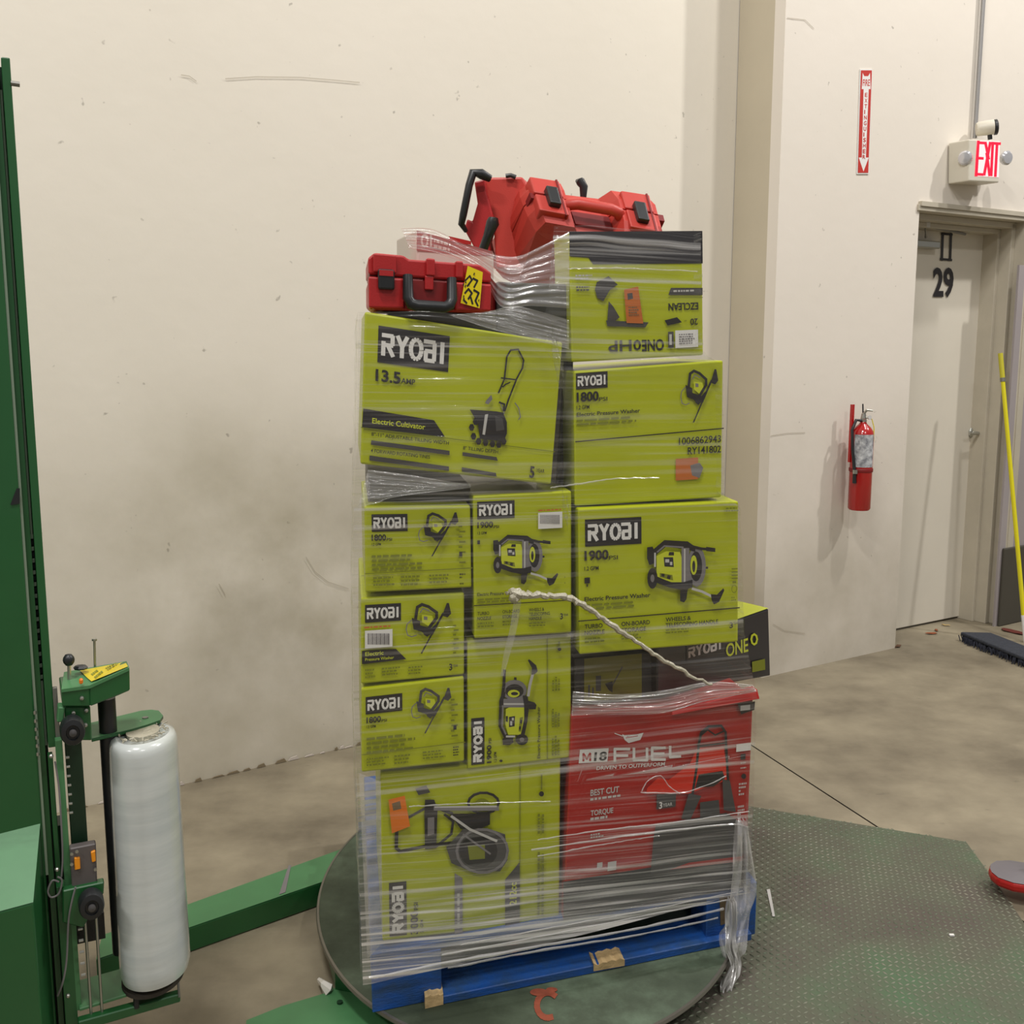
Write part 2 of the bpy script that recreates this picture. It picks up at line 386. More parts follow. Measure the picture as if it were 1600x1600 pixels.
LOGO = [[(.05, .24), (.21, .24)], [(.20, .22), (.20, .5)], [(.09, .5), (.21, .5)], [(.075, .40), (.075, .80)], [(.14, .52), (.215, .80)],
        [(.265, .20), (.335, .5)], [(.405, .20), (.335, .5)], [(.335, .48), (.335, .80)],
        [(.635, .24), (.80, .24)], [(.79, .26), (.79, .76)], [(.655, .50), (.79, .50)], [(.655, .76), (.80, .76)], [(.67, .5), (.67, .78)],
        [(.90, .20), (.90, .80)]]
def logo(art, x, y, w, h, rot=0, parent=None, edge=True, pm=None, lm=None):
    pm = pm or BLK; lm = lm or WHT
    u0, v0 = art.uv(x, y); c, n = math.cos(math.radians(rot)), math.sin(math.radians(rot))
    def T(a, b): a *= w; b *= h; return (u0+(a*c-b*n)/art.W, v0+(a*n+b*c)/art.H)
    if pm is not False: art.face([T(0, 0), T(1, 0), T(1, 1), T(0, 1)], pm)
    t = .058; ty = t*w/h
    def st(p, q, tt=t):
        dx, dy = (q[0]-p[0])*w, (q[1]-p[1])*h; d = math.hypot(dx, dy) or 1; nx, ny = -dy/d*tt*w/2/w, dx/d*tt*w/2/h
        art.face([T(p[0]+nx, p[1]+ny), T(q[0]+nx, q[1]+ny), T(q[0]-nx, q[1]-ny), T(p[0]-nx, p[1]-ny)], lm)
    for p, q in LOGO: st(p, q)
    pts = [(.53+.075*math.cos(k*math.pi/8), .5+.27*math.sin(k*math.pi/8)) for k in range(17)]
    for p, q in zip(pts, pts[1:]): st(p, q, t*1.05)
    if parent is not None: art.take('logo_plate', parent)

def mapper(x, y, w, h, rot=False):
    if rot: return lambda a, b: (x+b*w, y+h-a*h)
    return lambda a, b: (x+a*w, y+b*h)
def washer(art, x, y, w, h, parent, body=None, f=1):
    """small electric washer with hose loop and long wand"""
    T = mapper(x, y, w, h); body = body or BLK
    L = lambda pts, wd, m: art.stroke([T(*p) for p in pts], wd*w/64, m)
    L([(.12, .34), (.02, .42), (0, .52), (.03, .63), (.12, .66), (.22, .63)], 1.4, GRY)
    art.poly([T(*p) for p in [(.12, .30), (.30, .36), (.30, .44), (.54, .50), (.64, .42), (.68, .46), (.60, .58), (.48, .64), (.32, .56), (.16, .52), (.14, .42)]], body)
    art.poly([T(*p) for p in [(.34, .24), (.56, .26), (.60, .36), (.48, .46), (.34, .38)]], MLIME)
    art.poly([T(*p) for p in [(.38, .27), (.46, .28), (.46, .34), (.38, .34)]], GRY)
    L([(.20, .34), (.24, .10), (.34, .05), (.48, .09), (.66, .20), (.66, .30), (.50, .48)], 4.2, body)
    L([(.30, .20), (.36, .12), (.50, .17)], 1.4, GRY)
    art.poly([T(*p) for p in [(.36, .56), (.5, .6), (.46, .66), (.38, .62)]], body)
    L([(.80, .22), (.56, .60)], 3.0, body); L([(.56, .60), (.33, .97)], 2.0, body)
    art.poly([T(*p) for p in [(.88, .02), (.93, .02), (.98, .22), (.90, .29), (.78, .26), (.84, .12)]], BLK if body is BLK else body)
    art.take('product_picture', parent)
def pump(art, x, y, w, h, parent, rot=False, dk=None):
    """wheeled pressure washer with hose reel, side view"""
    T = mapper(x, y, w, h, rot); dk = dk or BLK; k = w if not rot else h
    Pp = lambda pts, m: art.poly([T(*p) for p in pts], m)
    L = lambda pts, wd, m: art.stroke([T(*p) for p in pts], wd*k/100, m)
    ov = lambda cx, cy, rx, ry, m: Pp([(cx+rx*math.cos(2*math.pi*i/16), cy+ry*math.sin(2*math.pi*i/16)) for i in range(16)], m)
    Pp([(.0, .13), (.07, .12), (.10, .20), (.08, .38), (.03, .40), (0, .30)], dk)
    L([(.66, .44), (.78, .44)], 3, dk)
    ov(.64, .42, .12, .31, GRY); ov(.63, .42, .08, .23, dk); ov(.60, .40, .045, .15, MLIME); ov(.60, .42, .02, .09, dk)
    Pp([(.08, .16), (.22, .02), (.52, .04), (.62, .12), (.62, .2), (.5, .16), (.24, .12), (.12, .24), (.09, .42), (.07, .3)], dk)
    L([(.10, .22), (.10, .42)], 2.2, LGR); L([(.13, .20), (.22, .11), (.46, .13)], 2, GRY)
    Pp([(.12, .26), (.24, .19), (.42, .20), (.44, .28), (.44, .68), (.36, .68), (.12, .58)], MLIME)
    Pp([(.44, .14), (.54, .14), (.55, .70), (.44, .68)], GRY); L([(.48, .16), (.48, .66)], 2.0, LGR)
    Pp([(.21, .28), (.33, .28), (.34, .43), (.22, .42)], dk); Pp([(.23, .31), (.28, .31), (.28, .36), (.23, .36)], LGR); Pp([(.29, .35), (.32, .35), (.32, .4), (.29, .4)], LGR)
    Pp([(.16, .52), (.32, .55), (.33, .63), (.16, .58)], OLV); Pp([(.18, .53), (.22, .53), (.22, .58), (.18, .57)], dk); Pp([(.26, .55), (.30, .56), (.29, .62), (.25, .60)], dk)
    Pp([(.28, .20), (.34, .20), (.34, .25), (.27, .25)], dk)
    L([(.52, .10), (.70, .15), (.87, .165)], 3.4, dk); Pp([(.76, .12), (.88, .14), (.88, .20), (.76, .185)], dk)
    ov(.065, .60, .065, .16, dk); ov(.065, .60, .025, .06, GRY)
    Pp([(.10, .56), (.30, .66), (.46, .66), (.58, .62), (.58, .74), (.46, .78), (.28, .74), (.1, .66)], dk)
    Pp([(.42, .78), (.52, .76), (.50, .92), (.47, .97), (.42, .95)], dk)
    L([(.58, .76), (.70, .80), (.84, .88)], 3.2, LGR)
    Pp([(.82, .84), (.90, .85), (.985, .75), (1, .78), (.93, .96), (.86, 1.0), (.83, .93)], dk)
    art.take('product_picture', parent)

# ------------------------------------------------------------------ setting
def vwall(name, p0, p1, z0, z1, thick, m, parent=None, segs=1):
    a, b = Vector((p0[0], p0[1], 0)), Vector((p1[0], p1[1], 0)); d = (b-a).normalized(); n = Vector((-d.y, d.x, 0))*thick
    mb = MB()
    q = [(a.x, a.y, z1), (b.x, b.y, z1), (b.x, b.y, z0), (a.x, a.y, z0)]
    mb.hexa(q+[tuple(Vector(p)+n) for p in q], m)
    o = link(name, mb, parent)
    if parent is None: o['kind'] = 'structure'
    return o
H = 7.2
UW = Vector((math.cos(math.radians(32.2)), math.sin(math.radians(32.2)), 0)); NW = Vector((UW.y, -UW.x, 0))   # along / out of the right-hand wall
UM = Vector((math.cos(math.radians(34.08)), math.sin(math.radians(34.08)), 0))
wl = vwall('wall_left', (-1.17-UM.x*6, 3.63-UM.y*6), (1.16, 5.21), 0, H, .25, WALL)
# projecting right wall: chamfered corner, then front up to the doorway, header, and beyond
mb = MB()
F = Vector((1.1688,4.8733,0.8758)); F.z = 0; Cc = F+Vector((-.036, .04, 0)); K = Vector((1.0207,5.1121,0.8433)); K.z = 0
J0 = Vector((1.9739,5.3803,0.042)); J0.z = 0; J1 = F+UW*((Vector((2.738, 5.866, 0))-F).dot(UW)); E1 = F+UW*4.2
DOP = Vector((-.075, .20, 0))
zt = 2.215
def quad(a, b, z0, z1, m): mb.add([(a.x, a.y, z1), (b.x, b.y, z1), (b.x, b.y, z0), (a.x, a.y, z0)], [(0, 1, 2, 3)], m)
REV = mat('shaded_wall_return', (196, 186, 164), .55, var=.06, vscale=2)  # shade of the return painted in as a darker tan than the wall
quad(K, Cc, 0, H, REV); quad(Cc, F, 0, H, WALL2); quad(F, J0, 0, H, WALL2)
quad(J0, J1, zt, H, WALL2); quad(J1, E1, 0, H, WALL2)
bk = -NW*.45
for a, b, z0 in ((F, J0, 0), (J0, J1, zt), (J1, E1, 0)): quad(b+bk, a+bk, z0, H, WALL2)
quad(J0, J0+bk, 0, zt, WALL2); quad(J1+bk, J1, 0, zt, WALL2)
mb.add([(J0.x, J0.y, zt), (J1.x, J1.y, zt), tuple(J1+bk+Vector((0, 0, zt))), tuple(J0+bk+Vector((0, 0, zt)))], [(0, 1, 2, 3)], WALL2)
wr = link('wall_right', mb); wr['kind'] = 'structure'
# floor with a sawn control joint
j0 = Vector((0.935,4.008,0)); j1 = Vector((1.1713,3.3241,0)); jd = (j1-j0).normalized(); jn = Vector((-jd.y, jd.x, 0))*.0035
ja, jb = j0-jd*8, j1+jd*12
mb = MB()
side = lambda p, o: (Vector((p[0], p[1], 0))-j0).dot(jn.normalized())-o
big = [(-9, -6, 0), (14, -6, 0), (14, 12, 0), (-9, 12, 0)]
for sg in (1, -1):
    out = []; hw = .0035
    for a, b in zip(big, big[1:]+big[:1]):
        da, db = side(a, sg*hw)*sg, side(b, sg*hw)*sg
        if da >= 0: out.append(a)
        if da*db < 0: t = da/(da-db); out.append(tuple(a[k]+(b[k]-a[k])*t for k in range(3)))
    mb.add(out, [tuple(range(len(out)))], CONC)
DG = mat('joint_shadow_dirt', (52, 46, 38), .9)
dz = Vector((0, 0, -.012))
mb.add([tuple(ja-jn), tuple(jb-jn), tuple(jb-jn+dz), tuple(ja-jn+dz), tuple(ja+jn), tuple(jb+jn), tuple(jb+jn+dz), tuple(ja+jn+dz)], [(0, 1, 2, 3), (4, 7, 6, 5), (3, 2, 6, 7)], DG)
fl = link('floor', mb); fl['kind'] = 'structure'
# paint skirt chips and grime where the wall meets the floor
mb = MB(); rr = random.Random(3)
t = 0
while t < 2.0:
    w = rr.uniform(.01, .05); h = rr.uniform(.004, .014); a = Vector((-1.17, 3.63, .002))+UM*(t-.4)+Vector((UM.y, -UM.x, 0))*.004
    mb.prism([a, a+UM*w, a+UM*w*.8+Vector((0, 0, h)), a+UM*w*.2+Vector((0, 0, h*.7))], Vector((UM.y, -UM.x, 0))*.004, mat('bare_plaster_chip', (126, 112, 88), .9) if rr.random() < .7 else WCARD); t += w+rr.uniform(0, .04)
bb = link('baseboard_left', mb); bb['kind'] = 'structure'
# scuffs: rubbed curved marks on the plaster
SCUF = mat('scuff_mark', (172, 163, 145), .8)
def ribbon(pts, w, n, m):
    mb = MB(); n = Vector(n)
    for a, b in zip(pts, pts[1:]):
        a, b = Vector(a), Vector(b); u = (b-a).normalized().cross(n)*w/2
        mb.add([a+u, b+u, b-u, a-u], [(0, 1, 2, 3)], m)
    return mb
NM = (UM.y, -UM.x, 0)
for pts in ([(-0.9563,3.771,2.4197), (-0.8672,3.8312,2.4399), (-0.7326,3.9223,2.4592), (-0.6325,3.99,2.4665), (-0.5457,4.0487,2.4714)], [(-1.0788,3.6881,2.4123), (-1.0562,3.7034,2.4119), (-1.0374,3.7161,2.3989)],
            [(-0.7606,3.9034,0.7697), (-0.7326,3.9223,0.7102), (-0.6909,3.9505,0.6651), (-0.6199,3.9986,0.6271)], [(-1.0345,3.7181,0.7096), (-1.0168,3.73,0.6652)]):
    link('scuff_mark', ribbon(pts, .0022, NM, SCUF), wl)
for pts in ([(1.1769,4.8749,2.9249), (1.2687,4.9327,2.9335), (1.3172,4.9632,2.9052)], [(1.0556,4.7985,1.1509), (1.03,4.7824,1.2175), (1.0186,4.7752,1.2604), (1.0558,4.7986,1.3156)][:0], [(1.2225,4.9036,0.2519), (1.2848,4.9428,0.2105), (1.4067,5.0196,0.174)],
            [(1.1703,4.8707,1.1363), (1.2595,4.9269,1.1434), (1.3584,4.9891,1.1414)]):
    if pts: link('scuff_mark', ribbon(pts, .0022, tuple(NW), SCUF), wr)

# ------------------------------------------------------------------ doorway
dr = empty('door_1', tuple((J0+J1)/2), 'pale steel exit door numbered 29 set back in its frame', 'door'); dr['kind'] = 'structure'
UD = Vector((math.cos(math.radians(31.3)), math.sin(math.radians(31.3)), 0)); ND = Vector((UD.y, -UD.x, 0))
d0 = Vector((2.0928,5.7119,0)); d0.z = 0; dR = Vector((2.585, 6.011, 0)); dL = dR-UD*.70
mb = MB()
def slabv(mb, a, b, z0, z1, back, m):
    q = [(a.x, a.y, z1), (b.x, b.y, z1), (b.x, b.y, z0), (a.x, a.y, z0)]; mb.hexa(q+[tuple(Vector(p)+back) for p in q], m)
slabv(mb, dL, dR, .012, 2.14, -ND*.045, DOOR)
leaf = link('door_leaf', mb, dr, bevel=.002, segs=1)
fr = MB()
# stepped right jamb, header
jr = J1
for (f0, f1, out) in ((0.0, .036, .012), (.036, .070, -.055), (.070, .092, -.12)):
    a = jr-UW*f1+NW*out; b = jr-UW*f0+NW*out
    slabv(fr, a, b, 0, zt-f0, -NW*.10, FRAME)
for (z1, z0, out) in ((zt, zt-.03, .012), (zt-.03, zt-.06, -.055), (zt-.06, 2.13, -.12)):
    a = J0-UW*.02+NW*out; b = jr-UW*.0+NW*out
    slabv(fr, a, b, z0, z1, -NW*.10, FRAME)
link('door_frame', fr, dr, bevel=.003)
mb = MB(); slabv(mb, jr+NW*.016-UW*.02, jr+NW*.016+UW*.03, 0, zt+.012, -NW*.016, FRAME); slabv(mb, J0-UW*.01+NW*.02, jr+NW*.02+UW*.03, zt-.008, zt+.014, -NW*.02, FRAME)
link('frame_trim', mb, dr)
mb = MB(); slabv(mb, dR+UD*.002, dR+UD*.012, 0, 2.14, -ND*.03, DG); link('door_gap_seal', mb, dr)
# lever handle with escutcheon
hp = Vector((2.5541,5.9924,1.0612)); mb = MB()
mb.lathe(hp+UD*.0, [(.022, 0), (.024, .006), (.018, .014), (.012, .016)], STL, 20, ND, e=(1, 1.25))
hd = link('door_handle', mb, dr, smooth=True)
mb = MB(); mb.tube([hp+ND*.01, hp+ND*.05, hp+ND*.055-UD*.02, hp+ND*.055-UD*.09], [.010, .010, .009, .007], STL, 10); link('lever', mb, hd, smooth=True)
mb = MB(); mb.tube([hp+ND*.012+UD*.02, hp+ND*.03+UD*.045], .008, BPL, 8); link('latch_guard', mb, dr, smooth=True)
# closer
cb = Vector((2.2241,5.7332,2.0583)); mb = MB(); slabv(mb, cb-UD*.30, cb-UD*.0, cb.z-.022, cb.z+.016, -ND*.05, STL); cl = link('door_closer', mb, dr, bevel=.006)
mb = MB(); e0 = Vector((2.0926,5.6181,2.1428)); e1 = Vector((2.3813,5.817,2.1184)); mb.tube([cb-UD*.12+Vector((0, 0, .03)), e0, e1], .007, GSTL, 8); mb.box(e0.x-.02, e0.x+.02, e0.y-.02, e0.y+.02, e0.z-.012, e0.z+.018, LGR)
link('closer_arm', mb, cl)
# door number
art = Art([(2.116,5.7213,2.1282), (2.3791,5.8813,2.1446), (2.4101,5.9001,1.7782), (2.1428,5.7376,1.7716)], [(1440, 360), (1500, 360), (1500, 470), (1440, 470)])
for p in [[(1471, 365), (1487, 366.5)], [(1485.5, 365), (1484, 406)], [(1469, 404.5), (1486, 406)], [(1472.5, 365), (1471, 406)]]: art.stroke(p, 3.6, BLK)
art.text('29', 1457.5, 462, 43, 32, BLK, bold=.03); art.take('door_number', dr)

# grey return beyond the door and a dark slab painting in the shadow at its foot
PAN = mat('grey_corner_panel', (158, 150, 150), .6, var=.08, vscale=2)
mb = MB(); a = Vector((2.6744,5.8073,1.9071)); slabv(mb, Vector((a.x, a.y, 0)), Vector((a.x, a.y, 0))+UW*.9, 0, 1.96, -NW*.012, PAN); o = link('trim_1', mb); o['kind'] = 'structure'
mb = MB(); a = Vector((2.7018,5.8033,0.0702)); slabv(mb, Vector((a.x, a.y, 0)), Vector((a.x, a.y, 0))+UW*.6, .0, .44, -NW*.018, mat('wall_shadow_tone', (70, 66, 56), .7, var=.1, vscale=3)); o = link('shadow_slab', mb, None, (a.x, a.y, 0), bevel=.006); tag(o, 'low dark slab standing in for the shadow on the wall right of the door frame', 'shadow slab')

# exit sign with lamp heads, conduit, camera
ex = empty('exit_sign', (2.3367,5.5379,2.3412), 'lit red EXIT sign with two small lamp heads above the numbered door', 'exit sign')
q = [(2.1922,5.3759,2.5179), (2.3978,5.5054,2.5354), (2.4082,5.512,2.3359), (2.205,5.384,2.3249)]
mb = MB(); hs = mat('ivory_plastic', (206, 200, 184), .4); mb.hexa(q+[tuple(Vector(p)-NW*.115) for p in q], hs); link('housing', mb, ex, bevel=.006)
art = Art(q, [(1514.5, 217.5), (1563, 219.5), (1561, 285.5), (1513.5, 283)])
LIT = mat('lit_white_panel', (255, 214, 214), .4, emit=.38); LRED = mat('lit_red_letter', (255, 14, 48), .4, emit=.9)
art.rect(1525.5, 219.5, 36, 56, LIT)
for p in [[(1528, 221), (1524.8, 274)], [(1527, 223), (1538, 223.6)], [(1526, 247), (1535, 247.5)], [(1524, 272), (1535, 272.8)],
          [(1539, 223), (1544, 248), (1541.5, 274)][:2], [(1546.5, 223), (1537, 273)], [(1541, 240), (1545.5, 274)],
          [(1550.5, 223), (1548, 274)], [(1552, 224), (1562, 224.6)], [(1557.3, 224), (1554.5, 275)]]: art.stroke(p, 4.3, LRED)
art.take('letter_panel', ex)
CRY = mat('clear_lamp_lens', (214, 214, 218), .15, metal=.6)
for c, d in ((Vector((2.1899,5.3982,2.4344)), Vector((-.5, -.6, -.1))), (Vector((2.4551,5.5651,2.4621)), Vector((.3, -.9, -.1)))):
    mb = MB(); mb.lathe(c, [(.012, -.03), (.028, -.012), (.034, 0), (.034, .012), (.026, .02), (.001, .022)], CRY, 20, d); link('lamp_head', mb, ex, smooth=True)
cm = empty('spotlight', (2.3444,5.5073,2.5463), 'ivory round spotlight with black front on top of the exit sign', 'lamp')
c = Vector((2.3442,5.5072,2.5945)); mb = MB(); mb.lathe(c-Vector((.02, 0, 0)), [(.028, -.045), (.034, -.035), (.036, .03), (.036, .034)], hs, 24, (.97, -.2, .1)); link('lamp_body', mb, cm, smooth=True)
mb = MB(); mb.lathe(c+Vector((.018, -.004, .002)), [(.037, 0), (.037, .012), (.030, .016)], BPL, 24, (.97, -.2, .1)); link('lens', mb, cm, smooth=True)
mb = MB(); mb.tube([c+Vector((0, 0, -.03)), Vector((2.3493,5.5103,2.5408))], .011, BPL, 10); link('swivel', mb, cm, smooth=True)
mb = MB(); a = Vector((2.2929,5.5575,2.5555)); mb.tube([a, Vector((a.x, a.y, 6.5))], .010, mat('grey_conduit', (150, 148, 146), .4, metal=.3), 12)
o = link('conduit', mb, None, tuple(a), smooth=True); tag(o, 'thin grey conduit running up the wall from the exit sign', 'conduit')

# extinguisher sign
q, sh = ([(1.5761,5.1251,2.7770),(1.6450,5.1685,2.7874),(1.6541,5.1742,2.3259),(1.5860,5.1313,2.3193)],[(1344,108),(1363,108),(1357.5,272),(1339,272)])
art = Art(q, sh); sr = mat('sign_red', (186, 44, 34), .5)
mb = MB(); mb.hexa(q+[tuple(Vector(p)-NW*.0035) for p in q], WHT)
sg = link('wall_sign', mb, None, q[3]); tag(sg, 'narrow red and white vertical fire extinguisher sign with a down arrow', 'sign')
art.poly([(1345, 110), (1362, 110), (1356.3, 270), (1340, 270)], sr)
art.poly([(1347.5, 114), (1350, 119), (1356, 119), (1359, 114), (1360, 139), (1357, 139), (1352, 257), (1346, 257), (1349, 139), (1346, 139)], WHT)
art.poly([(1341.5, 246), (1357, 246), (1348.8, 268)], WHT)
art.text('FIRE', 1347.5, 134, 10, 11, sr, bold=.02)
for i, ch in enumerate('EXTINGUISHER'): art.text(ch, 1350.8-i*.33, 151+i*8.8, 6.2, 4.2 if ch != 'I' else 1.4, sr, bold=.02)
art.take('lettering', sg)

# extinguisher
fe = empty('fire_extinguisher', (1.6642,5.0789,0.7554), 'red fire extinguisher with white label hung on the wall left of the door', 'fire extinguisher')
EX = .052; c0 = Vector((1.6543,5.0786,0.7678)); top = Vector((1.6562,5.0798,1.1673)); hh = top.z-c0.z; zc = .0
RP = mat('glossy_red_paint', (168, 22, 22), .22, coat=.5)
mb = MB(); mb.lathe(c0, [(EX*.9, 0), (EX, .008), (EX, hh*.86), (EX*.93, hh*.93), (EX*.7, hh*.98), (EX*.36, hh*1.02), (.013, hh*1.05), (.013, hh*1.08)], RP, 32, e=(1, 1.1)); cy = link('cylinder', mb, fe, smooth=True)
mb = MB(); n = 14; lz0 = Vector((1.6317,5.0112,0.9749)).z; lz1 = Vector((1.6222,5.0052,1.1282)).z
vs = []
for k in range(n+1):
    th = math.radians(-150+k*110/n)
    for z in (lz0, lz1): vs.append((c0.x+(EX+.001)*math.cos(th), c0.y+(EX*1.1+.001)*math.sin(th), z))
mb.add(vs, [(2*k, 2*k+2, 2*k+3, 2*k+1) for k in range(n)], mat('white_label', (206, 208, 210), .45, var=.25, vscale=40, vcol=(120, 122, 128))); link('label', mb, cy)
mb = MB(); mb.lathe((c0.x, c0.y, lz0-.025), [(EX+.0015, 0), (EX+.003, .004), (EX+.003, .014), (EX+.0015, .018)], RPLD, 32, e=(1, 1.1)); st_ = link('strap', mb, fe, smooth=True)
zv = top.z+.012
mb = MB(); mb.lathe((c0.x, c0.y, zv), [(.014, 0), (.016, .01), (.012, .03), (.010, .045)], STL, 16); vv = link('valve', mb, fe, smooth=True)
mb = MB(); mb.tube([Vector((c0.x-.004, c0.y, zv+.04)), Vector((c0.x+.012, c0.y-.01, zv+.062)), Vector((c0.x+.038, c0.y-.012, zv+.058))], [.006, .006, .004], STL, 8); mb.tube([Vector((c0.x, c0.y, zv+.03)), Vector((c0.x+.034, c0.y-.012, zv+.022))], .005, STL, 8)
mb.tube([Vector((c0.x-.002, c0.y, zv+.03)), Vector((c0.x-.006, c0.y, zv+.09))], .0035, BPL, 6); link('handle', mb, fe, smooth=True)
mb = MB(); mb.lathe((c0.x+.02, c0.y-.02, zv+.028), [(.010, 0), (.010, .006)], LGR, 14, (.3, -.9, .1)); link('gauge', mb, fe, smooth=True)
mb = MB(); hx0 = c0.x-EX-.004; mb.tube([Vector((c0.x-.012, c0.y-.01, zv+.012)), Vector((c0.x-.04, c0.y-.02, zv+.016)), Vector((hx0-.004, c0.y-.03, zv-.03)), Vector((hx0+.002, c0.y-.035, top.z-.12)), Vector((hx0+.012, c0.y-.045, lz0-.02)), Vector((hx0+.014, c0.y-.045, lz0-.075))], [.007, .007, .007, .007, .008, .010], BPL, 10); hs_ = link('hose', mb, fe, smooth=True)
mb = MB(); mb.tube([Vector((hx0+.014, c0.y-.048, lz0-.012)), Vector((hx0+.014, c0.y-.048, lz0-.03))], .012, STL, 10); link('hose_clip', mb, fe, smooth=True)
mb = MB(); a = Vector((1.6053,5.0773,1.2667)); b = Vector((1.6319,5.094,1.0144)); slabv(mb, Vector((a.x-.008, a.y-.005, 0)), Vector((a.x+.006, a.y+.004, 0)), b.z-.02, a.z, -NW*.012, RP); link('wall_bracket', mb, fe)
mb = MB(); mb.tube([Vector((c0.x+.036, c0.y-.012, zv+.02)), Vector((c0.x+.048, c0.y-.012, zv-.02)), Vector((c0.x+.05, c0.y-.012, zv-.085))], .0022, YELP, 6); link('seal_tag', mb, fe)

# yellow pole leaning beside the door
pt = Vector((2.564,5.7164,1.5001)); pb = Vector((2.6967,5.4812,0))
pl = empty('pole', tuple(pb), 'long yellow pole leaning against the wall right of the door', 'pole')
mb = MB(); k1 = pt.lerp(pb, .09); mb.tube([k1, pb], [.0105, .0115], YELP, 14); link('shaft', mb, pl, smooth=True)
mb = MB(); mb.tube([pt, k1], .0125, mat('dull_yellow_grip', (186, 178, 40), .5), 14); link('grip', mb, pl, smooth=True)
mb = MB(); mb.tube([k1-(pb-pt).normalized()*.008, k1+(pb-pt).normalized()*.012], .0135, GSTL, 14); link('collar', mb, pl, smooth=True)
mb = MB(); m1 = pt.lerp(pb, .905); mb.tube([m1, pb+Vector((0, 0, .001))], .0125, WHT, 14); link('foot_sleeve', mb, pl, smooth=True)

# dark broom head on the floor near the door
bh = empty('broom_head', (2.4761,5.3843,0), 'dark slate broom head lying on the floor by the doorway', 'broom')
a, b = Vector((2.3459,5.5184,0)), Vector((2.5076,4.8458,0)); dd = (b-a).normalized(); nn = Vector((-dd.y, dd.x, 0))
mb = MB(); pr_ = [a+nn*.02, a-nn*.0+Vector((0, 0, 0)), b+Vector((0, 0, 0)), b+nn*.14]
top_ = [a+nn*.03+dd*.02, a+nn*.17+dd*.0, b+nn*.17, b+nn*.03]
mb.prism([p+Vector((0, 0, .028)) for p in [a+nn*.02, b+nn*.02, b+nn*.17, a+nn*.17+dd*.05]], (0, 0, .02), RUB); link('block', mb, bh, bevel=.008)
mb = MB(); rr = random.Random(5)
for i in range(900):
    p = a+dd*rr.uniform(0.0, (b-a).length)+nn*rr.uniform(.0, .18); q_ = p+Vector((rr.uniform(-.012, .012), rr.uniform(-.014, .004), 0))
    mb.add([p+Vector((-.003, 0, .032)), p+Vector((.003, 0, .032)), q_+Vector((.002, 0, .001)), q_+Vector((-.002, 0, .001))], [(0, 1, 2, 3)], BRISTLE)
tag(link('bristles', mb, bh), kind='stuff')
# dry leaves by the door
LEAF = mat('dry_leaf', (150, 78, 40), .8, var=.3, vscale=80); LEAF2 = mat('pale_leaf', (176, 150, 96), .8)
for i, (p, mm, s_) in enumerate((((2.2631,5.6461,0), LEAF, .022), ((2.3164,5.712,0), LEAF, .014), ((2.4121,5.8207,0), LEAF2, .016), ((1.995,5.3962,0), mat('dark_leaf', (84, 56, 34), .8), .02), ((2.7235,5.6855,0), mat('reddish_leaf', (92, 34, 22), .8), .05))):
    mb = MB(); p = Vector(p); k = 9; an = i*1.3
    pts = [p+Vector((math.cos(an)*s_*1.5*math.cos(t)-math.sin(an)*s_*.6*math.sin(t)*(1+.3*math.sin(5*t)), math.sin(an)*s_*1.5*math.cos(t)+math.cos(an)*s_*.6*math.sin(t)*(1+.3*math.sin(5*t)), .002+.006*abs(math.sin(2*t)))) for t in [2*math.pi*j/k for j in range(k)]]
    mb.prism(pts, (0, 0, .0012), mm); o = link('dry_leaf', mb, None, tuple(p))
    tag(o, ['rust brown curled leaf on the floor left of the broom head', 'small rust leaf touching the larger rust brown leaf', 'pale tan leaf on the floor before the door', 'dark scrap of leaf at the corner of the doorway', 'dark reddish leaf clump behind the broom head near the yellow pole'][i], 'leaf')

# shoe toe entering on the right
sh_ = empty('shoe', (1.4496,2.8478,0), 'grey shoe with a red sole stepping in at the right edge', 'shoe')
c = Vector((1.4003,2.8579,0.045)); ax_ = Vector((.93, -.36, 0)).normalized(); bx_ = Vector((.36, .93, 0)).normalized()
def sole(z, k=1., ext=.26): return [c+ax_*(x*ext)+bx_*(y*.075*k)+Vector((0, 0, z)) for x, y in ((-.18*k, 0), (-.165*k, -.35), (-.10*k, -.75), (.05, -1), (.4, -1), (1, -.8), (1, .8), (.4, 1), (.05, 1), (-.10*k, .75), (-.165*k, .35))]
mb = MB(); mb.prism(sole(.0), (0, 0, .026), REDC); link('sole', mb, sh_, bevel=.008)
mb = MB(); n = 11; vs = sole(.027, .94)+[p+(c+ax_*.10-p)*.35 for p in sole(.055, .94)]
mb.add(vs, [(i, (i+1) % n, (i+1) % n+n, i+n) for i in range(n)]+[tuple(range(n, 2*n))], mat('grey_leather', (108, 104, 108), .35)); link('upper', mb, sh_, smooth=True)
mb = MB(); mb.tube([c+ax_*.06-bx_*.075+Vector((0, 0, .034)), c+ax_*.2-bx_*.072+Vector((0, 0, .036)), c+ax_*.26-bx_*.06+Vector((0, 0, .036))], .012, REDB, 8); link('rand', mb, sh_, smooth=True)
mb = MB(); mb.tube([c+ax_*.045+bx_*.01+Vector((0, 0, .058)), c+ax_*.09-bx_*.01+Vector((0, 0, .066))], .006, WHT, 6); link('lace', mb, sh_, smooth=True)

